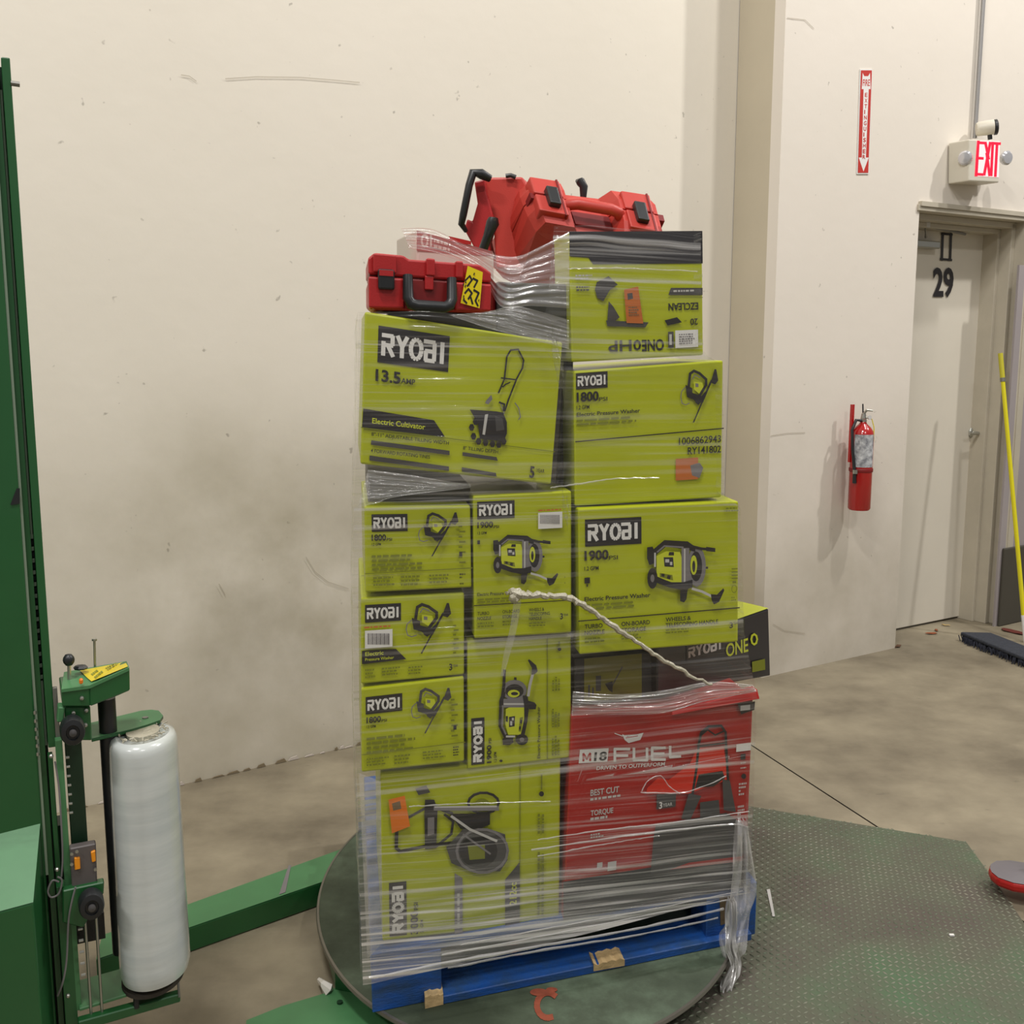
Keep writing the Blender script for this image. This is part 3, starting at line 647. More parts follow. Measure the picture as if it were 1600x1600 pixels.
# ------------------------------------------------------------------ tread plate platform
tp = empty('tread_platform', (.9, 2.6, 0), 'worn green diamond tread plate lying on the floor right of the turntable', 'tread plate')
edge = [Vector(p) for p in ((1.4145,3.1579,0.02), (0.814,3.4131,0.02))]
pg = [(edge[0].x, edge[0].y), (edge[1].x, edge[1].y), (.30, 3.66), (-.05, 3.3), (-.12, 1.35), (1.22, 1.35), (1.372, 2.69), (1.39, 2.86)]
mb = MB(); mb.prism([(x, y, .014) for x, y in pg][::-1], (0, 0, -.014), TREAD); link('plate', mb, tp, bevel=.002, segs=1)
def inside(x, y, poly, mar=.02):
    c_ = False
    for i in range(len(poly)):
        (x0, y0), (x1, y1) = poly[i], poly[i-1]
        if (y0 > y) != (y1 > y) and x < (x1-x0)*(y-y0)/(y1-y0)+x0: c_ = not c_
    return c_
mb = MB(); pit = .0160; vs = []; fs = []
ga = math.radians(-14); cg, sgn = math.cos(ga), math.sin(ga)
for i in range(-120, 120):
    for j in range(-120, 120):
        lx, ly = i*pit, j*pit*1.2; x = .7+lx*cg-ly*sgn; y = 2.5+lx*sgn+ly*cg
        if not inside(x, y, pg) or ((x-.04)/.50)**2+((y-2.77)/.66)**2 < 1: continue
        t = ga+(math.radians(42) if (i+j) % 2 else math.radians(-42)); c_, s_ = math.cos(t), math.sin(t); L_, w_ = .0082, .0023
        k = len(vs); z = .0142
        vs += [(x+c_*L_, y+s_*L_, z), (x-s_*w_, y+c_*w_, z), (x-c_*L_, y-s_*L_, z), (x+s_*w_, y-c_*w_, z), (x+c_*L_*.4, y+s_*L_*.4, z+.0022), (x-c_*L_*.4, y-s_*L_*.4, z+.0022)]
        fs += [(k, k+1, k+4), (k+1, k+5, k+4), (k+1, k+2, k+5), (k+2, k+3, k+5), (k+3, k+4, k+5), (k+3, k, k+4)]
mb.add(vs, fs, LUG); tag(link('tread_lugs', mb, tp), kind='stuff')
mb = MB(); mb.prism([(0.7221,2.8541,0.016), (0.732,2.8577,0.016), (0.7105,2.7086,0.016), (0.7036,2.7086,0.016)], (0, 0, .0005), LGR); link('scratch', mb, tp)
mb = MB(); p = Vector((1.1503,2.6159,0.016)); mb.box(p.x-.006, p.x+.006, p.y-.004, p.y+.004, .0145, .018, WHT)
o = link('paper_scrap', mb, None, tuple(p)); tag(o, 'tiny white paper scrap on the tread plate', 'scrap')

# ------------------------------------------------------------------ turntable
CX, CY = .04, 2.77
tt = empty('turntable', (CX, CY, 0), 'round dark steel turntable under the loaded blue pallet', 'turntable')
mb = MB(); mb.lathe((CX, CY, .073), [(.545, 0), (.56, .003), (.56, .010), (.557, .012)], DISC, 128, e=(1, 1.29)); link('disc', mb, tt, smooth=True)
mb = MB(); mb.lathe((CX, CY, .073), [(.5615, .002), (.5635, .006), (.5615, .0125), (.556, .0127)], mat('scraped_rim', (122, 118, 108), .35, metal=.6), 128, e=(1, 1.29), cap=False); link('rim', mb, tt, smooth=True)
mb = MB(); mb.lathe((CX, CY, .0), [(.40, .014), (.40, .073)], GRND, 48, e=(1, 1.2))
link('drum', mb, tt, smooth=True)
mb = MB(); pts = [(-0.608,2.2591,0.014), (-0.5386,2.3123,0.014), (-0.4471,2.3626,0.014), (-0.4317,2.3807,0.014), (-0.2574,2.5034,0.014), (0.1608,2.5034,0.014), (0.365,2.1548,0.014), (-0.579,2.1121,0.014)]
mb.prism(pts, (0, 0, -.012), GRNL); link('base_plate', mb, tt)
mb = MB(); a1, a2, a3 = Vector((-0.4976,2.6198,0.03)), Vector((-0.4236,2.3781,0.014)), Vector((-0.342,2.3524,0.014))
mb.prism([(a1.x, a1.y, .014), (a2.x, a2.y, .014), (a3.x, a3.y, .014), (a3.x+.1, a3.y+.5, .014), (a1.x+.06, a1.y+.2, .014)], (0, 0, .05), GRN); link('base_gusset', mb, tt)
mb = MB(); p = Vector((-0.4042,2.3232,0.015)); mb.lathe(p, [(.007, 0), (.007, .004)], GRND, 16); link('floor_bolt', mb, tt)
art = Art([(0.0223,2.3068,0.0856), (0.1338,2.3068,0.0856), (0.1252,2.1441,0.0856), (0.0209,2.1441,0.0856)], [(815, 1530), (890, 1530), (890, 1598), (815, 1598)]); art.n = Vector((0, 0, 1)); art.z = .0006
art.ring(856, 1572, 17, 19, 9, RUST, 70, 310, 14); art.oval(842, 1552, 14, 6, RUST); art.oval(862, 1548, 9, 4, RUST); art.take('paint_smudge', tt, 'rust red smudge on the turntable')
# film scrap near the base plate
mb = MB(); rr = random.Random(9); pts = [Vector((-0.4672,2.4082,0.02)), Vector((-0.4506,2.3765,0.03)), Vector((-0.4403,2.3688,0.02)), Vector((-0.4334,2.3812,0.012))]
mb.tube(pts, [.006, .009, .016, .006], mat('white_film_scrap', (216, 212, 204), .3), 6); o = link('film_scrap', mb, None, tuple(pts[2]), smooth=True); tag(o, 'crumpled white film scrap on the floor left of the turntable', 'scrap')

# ------------------------------------------------------------------ pallet
UX = Vector((math.cos(math.radians(19.34)), math.sin(math.radians(19.34)), 0)); UY = Vector((-.15, .985, 0)); PO = Vector((-0.3077,2.1791,0.085)); PW = .9706
def PP(s, t, z): return PO+UX*s+UY*t+Vector((0, 0, z))
pal = empty('pallet', tuple(PP(PW/2, .5, 0)), 'worn blue wooden block pallet on the turntable under the cartons', 'pallet')
def pbox(name, s0, s1, t0, t1, z0, z1, m, bev=.002, tilt=0):
    mb = MB(); mb.hexa([PP(s0, t0, z1), PP(s1, t0, z1+tilt), PP(s1, t0, z0+tilt), PP(s0, t0, z0), PP(s0, t1, z1), PP(s1, t1, z1+tilt), PP(s1, t1, z0+tilt), PP(s0, t1, z0)], m)
    return link(name, mb, pal, bevel=bev, segs=1)
for s0, s1 in ((.0, .158), (PW-.140, PW)):
    pbox('block', s0, s1, 0, .12, .0, .122, BLU); pbox('block', s0, s1, .44, .56, .018, .115, BLU); pbox('block', s0, s1, .88, 1.0, .018, .115, BLU)
pbox('block', .42, .54, .44, .56, .018, .115, BLU); pbox('block', .42, .54, .86, 1.0, .018, .115, BLU)
for k in range(3): t0 = (.0, .45, .90)[k]; pbox('bottom_board', .13 if k == 0 else 0, PW-.02, t0-(.022 if k == 0 else 0), t0+.10, .0, .020, BLU)
for s0, s1 in ((0, .12), (PW-.12, PW)): pbox('bottom_board', s0, s1, .13, .88, .0, .018, BLU)
for k in range(7): t0 = (.0, .15, .30, .45, .60, .75, .89)[k]; pbox('deck_board', 0, PW, t0+.001, t0+.105, .122, .140, BLU)
for s0 in (0, .42, PW-.12): pbox('stringer_board', s0, s0+.12, .125, 1.0, .115, .122, BLU)
for (s0, s1, z1) in ((.118, .160, .027), (.525, .605, .022)):
    mb = MB(); rr = random.Random(int(s0*100)); k = 7
    tp_ = [PP(s0+(s1-s0)*i/k, -.0235, z1+rr.uniform(-.004, .004)) for i in range(k+1)]; bt = [PP(s1, -.0235, .004 if s0 > .3 else .001), PP(s0, -.0235, .006 if s0 > .3 else .000)]
    mb.prism(tp_+bt, UY*.05, WOOD); link('splintered_end', mb, pal, None) if False else link('splintered_end', mb, pal)
mb = MB(); mb.hexa([PP(.865, -.003, .12), PP(.905, -.003, .12), PP(.90, -.003, .05), PP(.87, -.003, .045), PP(.865, .02, .12), PP(.905, .02, .12), PP(.90, .02, .05), PP(.87, .02, .045)], WOODD); link('broken_edge', mb, pal)

# ------------------------------------------------------------------ cartons
def carton(label, q, depth, m, side=None, name='carton', cat='box', bevel=.004, dvec=None, group=None):
    fp, sheet = q; f = [Vector(p) for p in fp]; dv = (dvec or UY)*depth
    base = (f[2]+f[3])/2+dv/2
    root = empty(name, tuple(base), label, cat, group)
    mb = MB(); mb.hexa(f+[p+dv for p in f], m)
    link('body', mb, root, bevel=bevel)
    # closing seam of the top flaps
    mb = MB(); a, b = (f[0]+f[0]+dv)/2, (f[1]+f[1]+dv)/2; w = UY*.0012; up = Vector((0, 0, .0008))
    i0, i1 = a.lerp(b, .02), a.lerp(b, .98); mb.add([i0-w+up, i1-w+up, i1+w+up, i0+w+up], [(0, 1, 2, 3)], KRAFT); link('flap_seam', mb, root)
    # outlet of the side flap fold along the left edge
    return root, Art(f, sheet)

# 1 - tiller box, tipped down to the right
r, A = carton('large tipped lime carton picturing a garden tiller', ([(-0.2919,2.1719,1.6065),(0.1072,2.3120,1.5467),(0.0842,2.3039,1.2441),(-0.3066,2.1667,1.3035)],[(570,487),(879,535),(861,757),(563,725)]), .44, LIME)
logo(A, 590, 508, 106, 55, parent=r)
A.text('13.5', 585, 593, 17, 37, BLK, bold=.03); A.text('AMP', 623, 597, 8, 21, BLK)
A.poly([(567, 637), (673, 655), (690, 681), (565, 667)], BLK); A.text('Electric Cultivator', 580, 660, 8, 80, MLIME, bold=.02)
A.take('name_band', r)
for p in [[(564, 667), (875-9, 705)]]: A.stroke(p, 1.2, OLV)
A.text('8"-11" ADJUSTABLE TILLING WIDTH', 579, 680, 5.5, 118, BLK, bold=.01)
A.text('4 FORWARD ROTATING TINES', 578, 706, 5.5, 90, BLK, bold=.01); A.text('8" TILLING DEPTH', 718, 701, 5.5, 56, BLK, bold=.01)
A.poly([(579, 687), (697, 703), (697, 710), (578, 694)], DCARD); A.poly([(576, 711), (696, 728), (696, 735), (576, 719)], DCARD)
A.poly([(717, 705), (771, 713), (773, 719), (717, 711)], DCARD); A.poly([(716, 729), (770, 738), (771, 744), (716, 736)], DCARD)
A.text('5', 824, 745, 18, 8, BLK, bold=.03); A.text('YEAR', 835, 737, 6, 14, BLK, bold=.01); A.take('lettering', r)
A.stroke([(774, 612), (783, 591), (787, 556), (793, 546), (805, 545), (814, 562), (812, 574), (803, 590), (790, 622), (784, 640)], 2.6, BLK)
A.stroke([(778, 589), (802, 592)], 2.2, BLK); A.stroke([(780, 603), (785, 599), (792, 596)], 2, BLK); A.stroke([(783, 645), (776, 626)], 1.5, GRY)
A.stroke([(775, 627), (783, 630), (782, 640)], 3, BLK); A.stroke([(800, 628), (806, 636), (809, 650), (806, 654)], 1.6, GRY)
A.poly([(754, 624), (762, 615), (764, 622), (757, 630), (752, 628)], GRY)
A.poly([(728, 638), (770, 641), (781, 643), (787, 658), (787, 676), (782, 688), (744, 684), (741, 660)], BLK)
A.poly([(752, 646), (757, 645), (752, 678), (748, 677)], LGR); A.poly([(768, 648), (780, 652), (783, 670), (770, 672)], DCARD)
for i, (x, y) in enumerate([(731, 666), (734, 680), (742, 688), (753, 690), (764, 692), (774, 693), (782, 688), (737, 657)]): A.oval(x, y, 4.5, 6, BLK, 6)
A.take('product_picture', r)

# 2-4 - the three small washer boxes at the left, top to bottom
r, A = carton('top one of the three small lime washer cartons stacked at the left', ([(-0.3027,2.1808,1.2137),(-0.0881,2.2562,1.2052),(-0.0864,2.2567,1.0276),(-0.3037,2.1805,1.0341)],[(569,792),(735,790),(737,918),(571,926)]), .44, LIME, group=None)
logo(A, 580, 803.5, 55, 26.5, parent=r)
A.text('1800', 580, 844, 9, 22, BLK, bold=.03); A.text('PSI', 603, 844, 4, 8, BLK); A.text('1.2 GPM', 580, 852, 4, 14, BLK)
A.rows(580, 866, 80, 26, 4, OLV, seed=4); A.stroke([(570, 895.5), (737, 886.5)], 1.4, OLV)
A.rows(582, 900, 34, 16, 3, OLV, seed=5); A.rows(624, 898, 32, 18, 3, OLV, seed=6); A.rows(668, 896, 40, 16, 3, OLV, seed=7); A.rows(716, 894, 12, 20, 4, BLK, seed=8)
for k in range(8): A.rect(714+(k % 2), 820+k*8, 10 if k % 2 else 6, 3, OLV)
A.rect(715, 861, 5, 7, BLK); A.take('lettering', r)
washer(A, 651, 798, 64, 71, r)
r, A = carton('small lime washer carton with a barcode sticker, middle of the left stack', ([(-0.3139,2.1822,1.0221),(-0.1023,2.2565,1.0164),(-0.1035,2.2561,0.8345),(-0.3173,2.1810,0.8371)],[(563.7,934.5),(725.5,926),(725.5,1054),(564,1069)]), .44, LIME)
logo(A, 570, 945, 55, 27, parent=r)
A.poly([(565, 1016), (617, 1013), (633, 1029), (565, 1037)], BLK); A.text('Electric', 570, 1024, 6, 28, MLIME, bold=.02); A.text('Pressure Washer', 570, 1032, 4.5, 44, MLIME, bold=.01); A.take('name_band', r)
A.stroke([(564, 1039), (726, 1024)], 1.2, OLV); A.rows(570, 1044, 16, 16, 3, OLV, seed=9); A.rows(595, 1042, 32, 14, 3, OLV, seed=10); A.rows(636, 1040, 26, 14, 3, OLV, seed=11)
A.text('3', 700, 1046, 10, 5, BLK, bold=.03); A.text('YEAR', 706, 1041, 4, 8, BLK)
for k in range(7): A.rect(706+(k % 2), 975+k*7, 8 if k % 2 else 5, 3, OLV)
A.take('lettering', r)
A.text('NOT FOR RESALE', 568, 981, 4.5, 42, ORB, bold=.02) if False else A.rows(568, 977, 42, 5, 1, ORB, seed=2)
A.rect(569, 984, 42, 27, WHT)
for k in range(17): A.rect(573+k*2.0, 988, 1.1 if k % 3 else 1.6, 17, GRY)
A.take('barcode_sticker', r)
washer(A, 632, 939, 72, 82, r)
r, A = carton('bottom one of the three small lime washer cartons stacked at the left', ([(-0.3161,2.1761,0.8289),(-0.1039,2.2506,0.8312),(-0.1045,2.2504,0.6386),(-0.3192,2.1750,0.6445)],[(564.5,1076),(725,1057.5),(725.5,1190),(565,1207)]), .44, LIME)
logo(A, 571, 1089, 56, 27, parent=r)
A.text('1800', 572, 1129, 9, 22, BLK, bold=.03); A.text('PSI', 595, 1127, 4, 8, BLK); A.text('1.2 GPM', 572, 1137, 4, 14, BLK)
A.rows(572, 1151, 80, 28, 4, OLV, seed=14); A.stroke([(565, 1178), (726, 1158)], 1.4, OLV)
A.rows(572, 1183, 34, 14, 3, OLV, seed=15); A.rows(614, 1178, 30, 16, 3, OLV, seed=16); A.rows(658, 1172, 36, 14, 3, OLV, seed=17); A.rows(706, 1164, 12, 16, 4, BLK, seed=18)
for k in range(8): A.rect(702+(k % 2), 1090+k*8, 10 if k % 2 else 6, 3, OLV)
A.rect(706, 1131, 5, 7, BLK); A.take('lettering', r)
washer(A, 640, 1071, 64, 74, r, body=DCARD)

# 5 - middle wheeled washer box
r, A = carton('upright lime carton picturing a wheeled washer, with a barcode sticker at its top right', ([(-0.0824,2.2528,1.2262),(0.1297,2.3273,1.2270),(0.1325,2.3283,0.9079),(-0.0814,2.2532,0.9155)],[(739,775),(893,767),(893,989),(741,998)]), .44, LIME)
logo(A, 745, 784, 57, 27, parent=r)
A.text('1900', 745, 824, 9, 24, BLK, bold=.03); A.text('PSI', 770, 824, 4, 8, BLK); A.text('1.2 GPM', 745, 834, 4, 14, BLK); A.rect(745, 843, 4, 6, BLK)
A.text('Electric Pressure Washer', 745, 930, 5, 62, BLK, bold=.015); A.rows(745, 934, 62, 8, 2, OLV, seed=20)
A.stroke([(740, 945), (893, 936)], 1.5, BLK)
A.text('TURBO', 745, 960, 5, 18, BLK, bold=.015); A.text('NOZZLE', 745, 968, 5, 21, BLK, bold=.015); A.rows(745, 971, 25, 10, 2, OLV, seed=22)
A.text('ON-BOARD', 783, 957, 5, 27, BLK, bold=.015); A.text('STORAGE', 783, 965, 5, 23, BLK, bold=.015); A.rows(783, 968, 20, 10, 2, OLV, seed=23)
A.text('WHEELS &', 824, 954, 5, 24, BLK, bold=.015); A.text('TELESCOPING', 824, 961, 5, 33, BLK, bold=.015); A.text('HANDLE', 824, 968, 5, 20, BLK, bold=.015); A.rows(824, 971, 28, 8, 2, OLV, seed=24)
A.text('3', 873, 966, 9, 4.5, BLK, bold=.03); A.text('YEAR', 878, 961, 3.5, 8, BLK); A.rows(880, 898, 6, 22, 5, OLV, seed=25); A.take('lettering', r)
A.rows(838, 795, 38, 4, 1, ORB, seed=2); A.rect(838, 800, 38, 25, WHT)
for k in range(15): A.rect(841+k*2.1, 803, 1.2, 14, GRY)
A.take('barcode_sticker', r)
pump(A, 768, 832, 101, 81, r)

# 6 - the same kind of box turned on its side
r, A = carton('lime wheeled washer carton turned on its side so its print runs upward', ([(-0.0972,2.2657,0.9049),(0.1328,2.3464,0.8970),(0.1353,2.3473,0.6090),(-0.0983,2.2653,0.6141)],[(730,1003),(892.5,993),(892.5,1184),(730.5,1202.5)]), .44, LIME)
logo(A, 736, 1195, 72, 20, rot=-90, parent=r)
A.text('1900', 766, 1191, 6.5, 28, BLK, rot=-90, bold=.03); A.text('PSI', 766, 1160, 4, 8, BLK, rot=-90); A.text('1.2 GPM', 774, 1190, 4, 16, BLK, rot=-90); A.oval(781, 1188, 2.5, 2, BLK)
A.text('Electric Pressure Washer', 842, 1184, 4.5, 82, BLK, rot=-90, bold=.01); A.stroke([(853.5, 995), (853.5, 1190)], 1.4, OLV)
for y0 in (1180, 1135, 1078): A.rows(860, y0, 34 if y0 != 1078 else 24, 14, 3, OLV, rot=-90, seed=y0)
A.oval(872, 1013, 3, 2.6, BLK); A.rect(870, 1001, 3, 8, OLV); A.take('lettering', r)
pump(A, 775, 1028, 62, 134, r, rot=True)

# 7 - the big wheeled washer box at the right
r, A = carton('big lime carton at the right picturing a wheeled pressure washer', ([(0.1434,2.3162,1.1892),(0.5203,2.4485,1.1870),(0.5309,2.4522,0.8526),(0.1501,2.3186,0.8607)],[(903,795),(1154,783),(1153.4,1003),(905.5,1023)]), .46, LIME)
logo(A, 913, 811.5, 85, 41, parent=r)
A.text('1900', 912, 874, 14, 36, BLK, bold=.035); A.text('PSI', 949, 873, 6, 13, BLK, bold=.01); A.text('1.2 GPM', 912, 890, 6, 21, BLK); A.rect(912, 901, 8, 9, BLK); A.rect(915, 911, 2, 4, BLK)
A.text('Electric Pressure Washer', 912, 938, 6.5, 100, BLK, bold=.02); A.rows(912, 942, 104, 11, 2, OLV, seed=31)
A.stroke([(903, 969), (1154, 948)], 1.8, BLK)
A.text('TURBO', 912, 981, 6.5, 27, BLK, bold=.02); A.text('NOZZLE', 912, 991, 6.5, 30, BLK, bold=.02); A.rows(912, 995, 34, 10, 2, OLV, seed=32)
A.text('ON-BOARD', 967, 977, 6.5, 44, BLK, bold=.02); A.text('STORAGE', 967, 987, 6.5, 38, BLK, bold=.02); A.rows(967, 990, 30, 10, 2, OLV, seed=33)
A.text('WHEELS &', 1035, 970, 6.5, 40, BLK, bold=.02); A.text('TELESCOPING HANDLE', 1035, 979, 6.5, 84, BLK, bold=.02); A.rows(1035, 982, 42, 8, 2, OLV, seed=34)
A.text('3', 1137, 980, 9, 5.5, BLK, bold=.03); A.text('YEAR', 1143, 974, 4, 8, BLK); A.rows(1131, 792, 22, 8, 2, OLV, seed=36)
for k in range(4): A.rect(1140, 886+k*5, 10, 2, OLV)
A.ring(1144, 918, 4, 6, 1, OLV); A.rect(1141, 906, 6, 3, OLV); A.rows(1139, 926, 9, 12, 3, OLV, seed=37); A.take('lettering', r)
pump(A, 1005, 840, 122, 102, r)

# 8 - upper right washer box
r, A = carton('wide lime washer carton printed 1006862943, above the big right carton', ([(0.1320,2.3334,1.4856),(0.4766,2.4543,1.5072),(0.4827,2.4565,1.1948),(0.1375,2.3353,1.1920)],[(896,580),(1130,563),(1127.5,777),(898,791)]), .42, LIME)
logo(A, 899.5, 583.5, 47, 25, parent=r)
A.text('1800', 900, 627, 14, 33, BLK, bold=.035); A.text('PSI', 934, 626, 6, 12, BLK, bold=.01); A.text('1.2 GPM', 900, 639, 6, 19, BLK); A.text('Electric Pressure Washer', 900, 650, 6, 96, BLK, bold=.02)
A.rows(900, 654, 100, 12, 2, OLV, seed=41); A.stroke([(898, 689), (1129, 668)], 1.8, BLK)
A.text('1006862943', 1057, 694, 11, 68, BLK, bold=.015); A.text('RY141802', 1071, 709, 11, 54, BLK, bold=.02); A.take('lettering', r)
A.rect(1052, 716, 36, 34, ORB); A.poly([(1075, 726), (1090, 722), (1096, 730), (1090, 746), (1078, 742)], GRY); A.take('orange_sticker', r)
washer(A, 1060, 575, 61, 86, r)
mb = A; A.rows(889, 700, 1, 1, 1, OLV); A.mb = MB()

# 9 - top right box, upside down, black band along its top
r, A = carton('upside down lime and black carton at the top right, under film', ([(0.1204,2.3399,1.7779),(0.4197,2.4450,1.7900),(0.4305,2.4488,1.5187),(0.1282,2.3427,1.5046)],[(889,362),(1097,361),(1099,555),(893,566)]), .17, LIME)
A.poly([(889, 362), (1097, 361), (1097.6, 411), (925, 412), (918, 402), (889.6, 400)], BCARD); A.take('black_band', r, 'black printed band')
A.text('ONE', 1035, 530, 17, 35, BLK, rot=180, bold=.03); A.ring(993, 539, 4.5, 7, 3, BLK, n=8); A.text('HP', 984, 531, 17, 36, DCARD, rot=180, bold=.02); A.stroke([(898, 414), (1092, 414)], .01, OLV)
A.text('EZCLEAN', 1090, 472, 11, 48, BLK, rot=180, bold=.025); A.poly([(1046, 449), (1097, 449), (1097, 460), (1042, 460)], DCARD); A.rows(1050, 452, 40, 5, 1, LGR, seed=44)
A.stroke([(1042, 464), (1097, 464)], 1, OLV); A.text('20', 1089, 497, 10, 12, BLK, rot=180, bold=.02); A.rows(1068, 499, 10, 8, 2, OLV, seed=45)
A.rows(898, 428, 26, 9, 2, LGR, seed=46); A.rows(899, 446, 24, 9, 2, DCARD, seed=47); A.take('lettering', r)
A.poly([(930, 440), (948, 431), (962, 444), (950, 452), (940, 470), (931, 465), (927, 452)], DCARD); A.poly([(948, 470), (955, 478), (965, 495), (955, 503), (946, 500)], DCARD)
A.poly([(944, 500), (1010, 503), (1005, 511), (946, 509)], DCARD); A.poly([(1035, 500), (1055, 495), (1063, 503), (1040, 508)], BLK); A.take('product_picture', r)
A.rect(1052, 516, 37, 28, WHT); A.rows(1058, 521, 26, 18, 5, GRY, seed=48); A.rect(1040, 518, 9, 26, DCARD); A.rect(1042, 522, 4, 17, LGR); A.take('white_sticker', r)
A.poly([(971, 452), (993, 447), (1001, 505), (975, 504)], ORB); A.poly([(976, 458), (984, 457), (985, 466), (977, 468)], DCARD); A.rows(978, 478, 16, 16, 4, KRAFT, seed=50); A.take('orange_sticker', r)

# 10 - tall washer box bottom left
r, A = carton('tall lime carton at the lower left printed sideways, with an orange sticker', ([(-0.2839,2.2065,0.6316),(0.1111,2.3451,0.6114),(0.1108,2.3450,0.2093),(-0.2862,2.2057,0.2398)],[(594,1207),(876,1183),(874,1439),(597.5,1471)]), .46, LIME)
logo(A, 608, 1463, 84, 26, rot=-90, parent=r)
A.text('3000', 650, 1458, 11, 36, BLK, rot=-90, bold=.025); A.text('PSI', 650, 1420, 6, 12, BLK, rot=-90); A.text('2.3 GPM', 658, 1456, 4.5, 20, BLK, rot=-90)
A.stroke([(809, 1190), (808.5, 1446)], 1.4, OLV)
A.poly([(706, 1362), (718, 1370), (718, 1456), (706, 1458)], GRY); A.rows(709, 1450, 70, 7, 1, LGR, rot=-90, seed=60)
A.poly([(785, 1372), (808, 1345), (808, 1446), (785, 1449)], DCARD); A.text('212cc', 803, 1412, 11, 36, MLIME, rot=-90, bold=.02)
for y0, l in ((1430, 50), (1380, 60), (1300, 40)): A.rows(836, y0, l, 13, 2, OLV, rot=-90, seed=y0)
A.oval(843, 1238, 4, 4, BLK); A.rect(842, 1208, 2.5, 24, OLV); A.take('lettering', r)
A.stroke([(618, 1288), (617, 1322), (623, 1327), (665, 1318), (700, 1314)], 5, BLK); A.stroke([(634, 1275), (668, 1256)], 4, DCARD)
A.poly([(660, 1247), (674, 1247), (679, 1262), (677, 1322), (660, 1324), (659, 1270)], BLK); A.poly([(664, 1275), (674, 1274), (674, 1300), (664, 1303)], GRY)
A.poly([(645, 1230), (662, 1225), (668, 1236), (650, 1240)], DCARD)
A.stroke([(672, 1257), (700, 1268), (716, 1290)], 5, BLK); A.stroke([(676, 1320), (700, 1300), (703, 1280), (690, 1270)], 4, BLK)
A.ring(750, 1252, 24, 16, 4, BLK, n=14); A.oval(748, 1254, 12, 9, OLV); A.stroke([(675, 1260), (772, 1260)], 7, GRY); A.stroke([(675, 1258), (770, 1257)], 2.5, LGR)
A.poly([(700, 1268), (760, 1268), (760, 1285), (748, 1290), (742, 1300), (720, 1296)], BLK)
A.poly([(718, 1292), (760, 1292), (784, 1300), (788, 1340), (776, 1358), (730, 1358), (700, 1345), (692, 1320)], DCARD)
A.oval(742, 1326, 30, 26, BLK); A.poly([(725, 1318), (752, 1316), (752, 1338), (728, 1340)], OLV); A.ring(748, 1326, 40, 34, 4, GRY, n=18); A.stroke([(700, 1272), (728, 1292), (770, 1310)], 4, LGR); A.stroke([(718, 1300), (760, 1330)], 3, GRY)
A.take('product_picture', r)
A.poly([(605, 1246), (629, 1240), (637, 1287), (610, 1298)], ORG); A.poly([(610, 1252), (622, 1248), (624, 1260), (612, 1263)], KRAFT); A.take('orange_sticker', r)

# 11 - red mower box
r, A = carton('big red and black carton at the lower right picturing a lawn mower', ([(0.1345,2.3343,0.7127),(0.5800,2.4906,0.7038),(0.5774,2.4897,0.2190),(0.1190,2.3288,0.2201)],[(893,1119),(1177,1090),(1165,1385),(880,1438)]), .48, REDC)
A.poly([(880, 1376), (1025, 1352), (1166.2, 1330), (1165, 1385), (880, 1438)], BCARD); A.take('black_band', r)
A.stroke([(968, 1149), (998, 1147)], 1.5, WHT); A.poly([(968, 1146), (976, 1150), (986, 1148), (1001, 1144), (996, 1155), (978, 1160), (972, 1155)], WHT); A.stroke([(974, 1152), (992, 1149)], 1.2, REDC); A.stroke([(957, 1145), (968, 1149)], 1.2, WHT)
A.take('brand_mark', r)
A.rect(905, 1170, 43, 20, WHT, rot=.06)
A.stroke([(910, 1187), (910, 1176), (915, 1184), (920, 1175.5), (920, 1186.5)], 3, REDC); A.text('18', 925.5, 1187, 12.5, 19, BLK, rot=3, bold=.03)
for p in [[(957, 1188), (957, 1169), (979, 1169)], [(957, 1179), (976, 1179)], [(986, 1168), (986, 1186), (1006, 1186), (1006, 1168)],
          [(1034, 1167), (1014, 1167), (1014, 1185), (1034, 1185)], [(1014, 1176), (1032, 1176)], [(1042, 1165), (1042, 1181), (1058, 1180)]]: A.stroke(p, 4, WHT)
A.text('DRIVEN TO OUTPERFORM', 929, 1201, 5.5, 105, WHT, rot=3.5, bold=.015)
A.text('BEST CUT', 920, 1241, 9, 43, LGR, bold=.02); A.rows(920, 1244, 47, 6, 1, LGR, seed=70); A.text('TORQUE', 920, 1272, 8, 34, LGR, bold=.02); A.rows(920, 1274, 34, 7, 1, LGR, seed=71); A.rows(920, 1300, 20, 8, 2, LGR, seed=72)
A.rect(1148, 1161, 24, 12, WHT); A.rect(1021, 1238, 30, 24, DCARD); A.text('3', 1024, 1261, 10, 5, WHT); A.text('YEAR', 1030, 1258, 5, 15, LGR)
A.rect(1155, 1176, 8, 9, BLK); A.oval(1160, 1210, 4, 4, BLK); A.rows(1155, 1188, 12, 12, 3, LGR, seed=73); A.rows(1152, 1220, 14, 22, 4, LGR, seed=74); A.rows(1150, 1255, 12, 30, 5, LGR, seed=75)
A.rect(929, 1345, 8, 8, LGR); A.rect(945, 1344, 13, 14, LGR); A.take('lettering', r)
A.poly([(1005, 1228), (1022, 1212), (1038, 1216), (1072, 1190), (1083, 1166), (1126, 1164), (1134, 1215), (1100, 1226), (1070, 1237), (1003, 1237)], REDB)
A.stroke([(1076, 1238), (1082, 1200), (1086, 1160), (1090, 1142), (1102, 1133), (1122, 1132), (1129, 1142), (1131, 1180), (1134, 1230)], 4, BLK)
A.stroke([(1090, 1146), (1100, 1138), (1112, 1146), (1126, 1140)], 2.4, BLK); A.stroke([(1086, 1163), (1130, 1158)], 3, BLK)
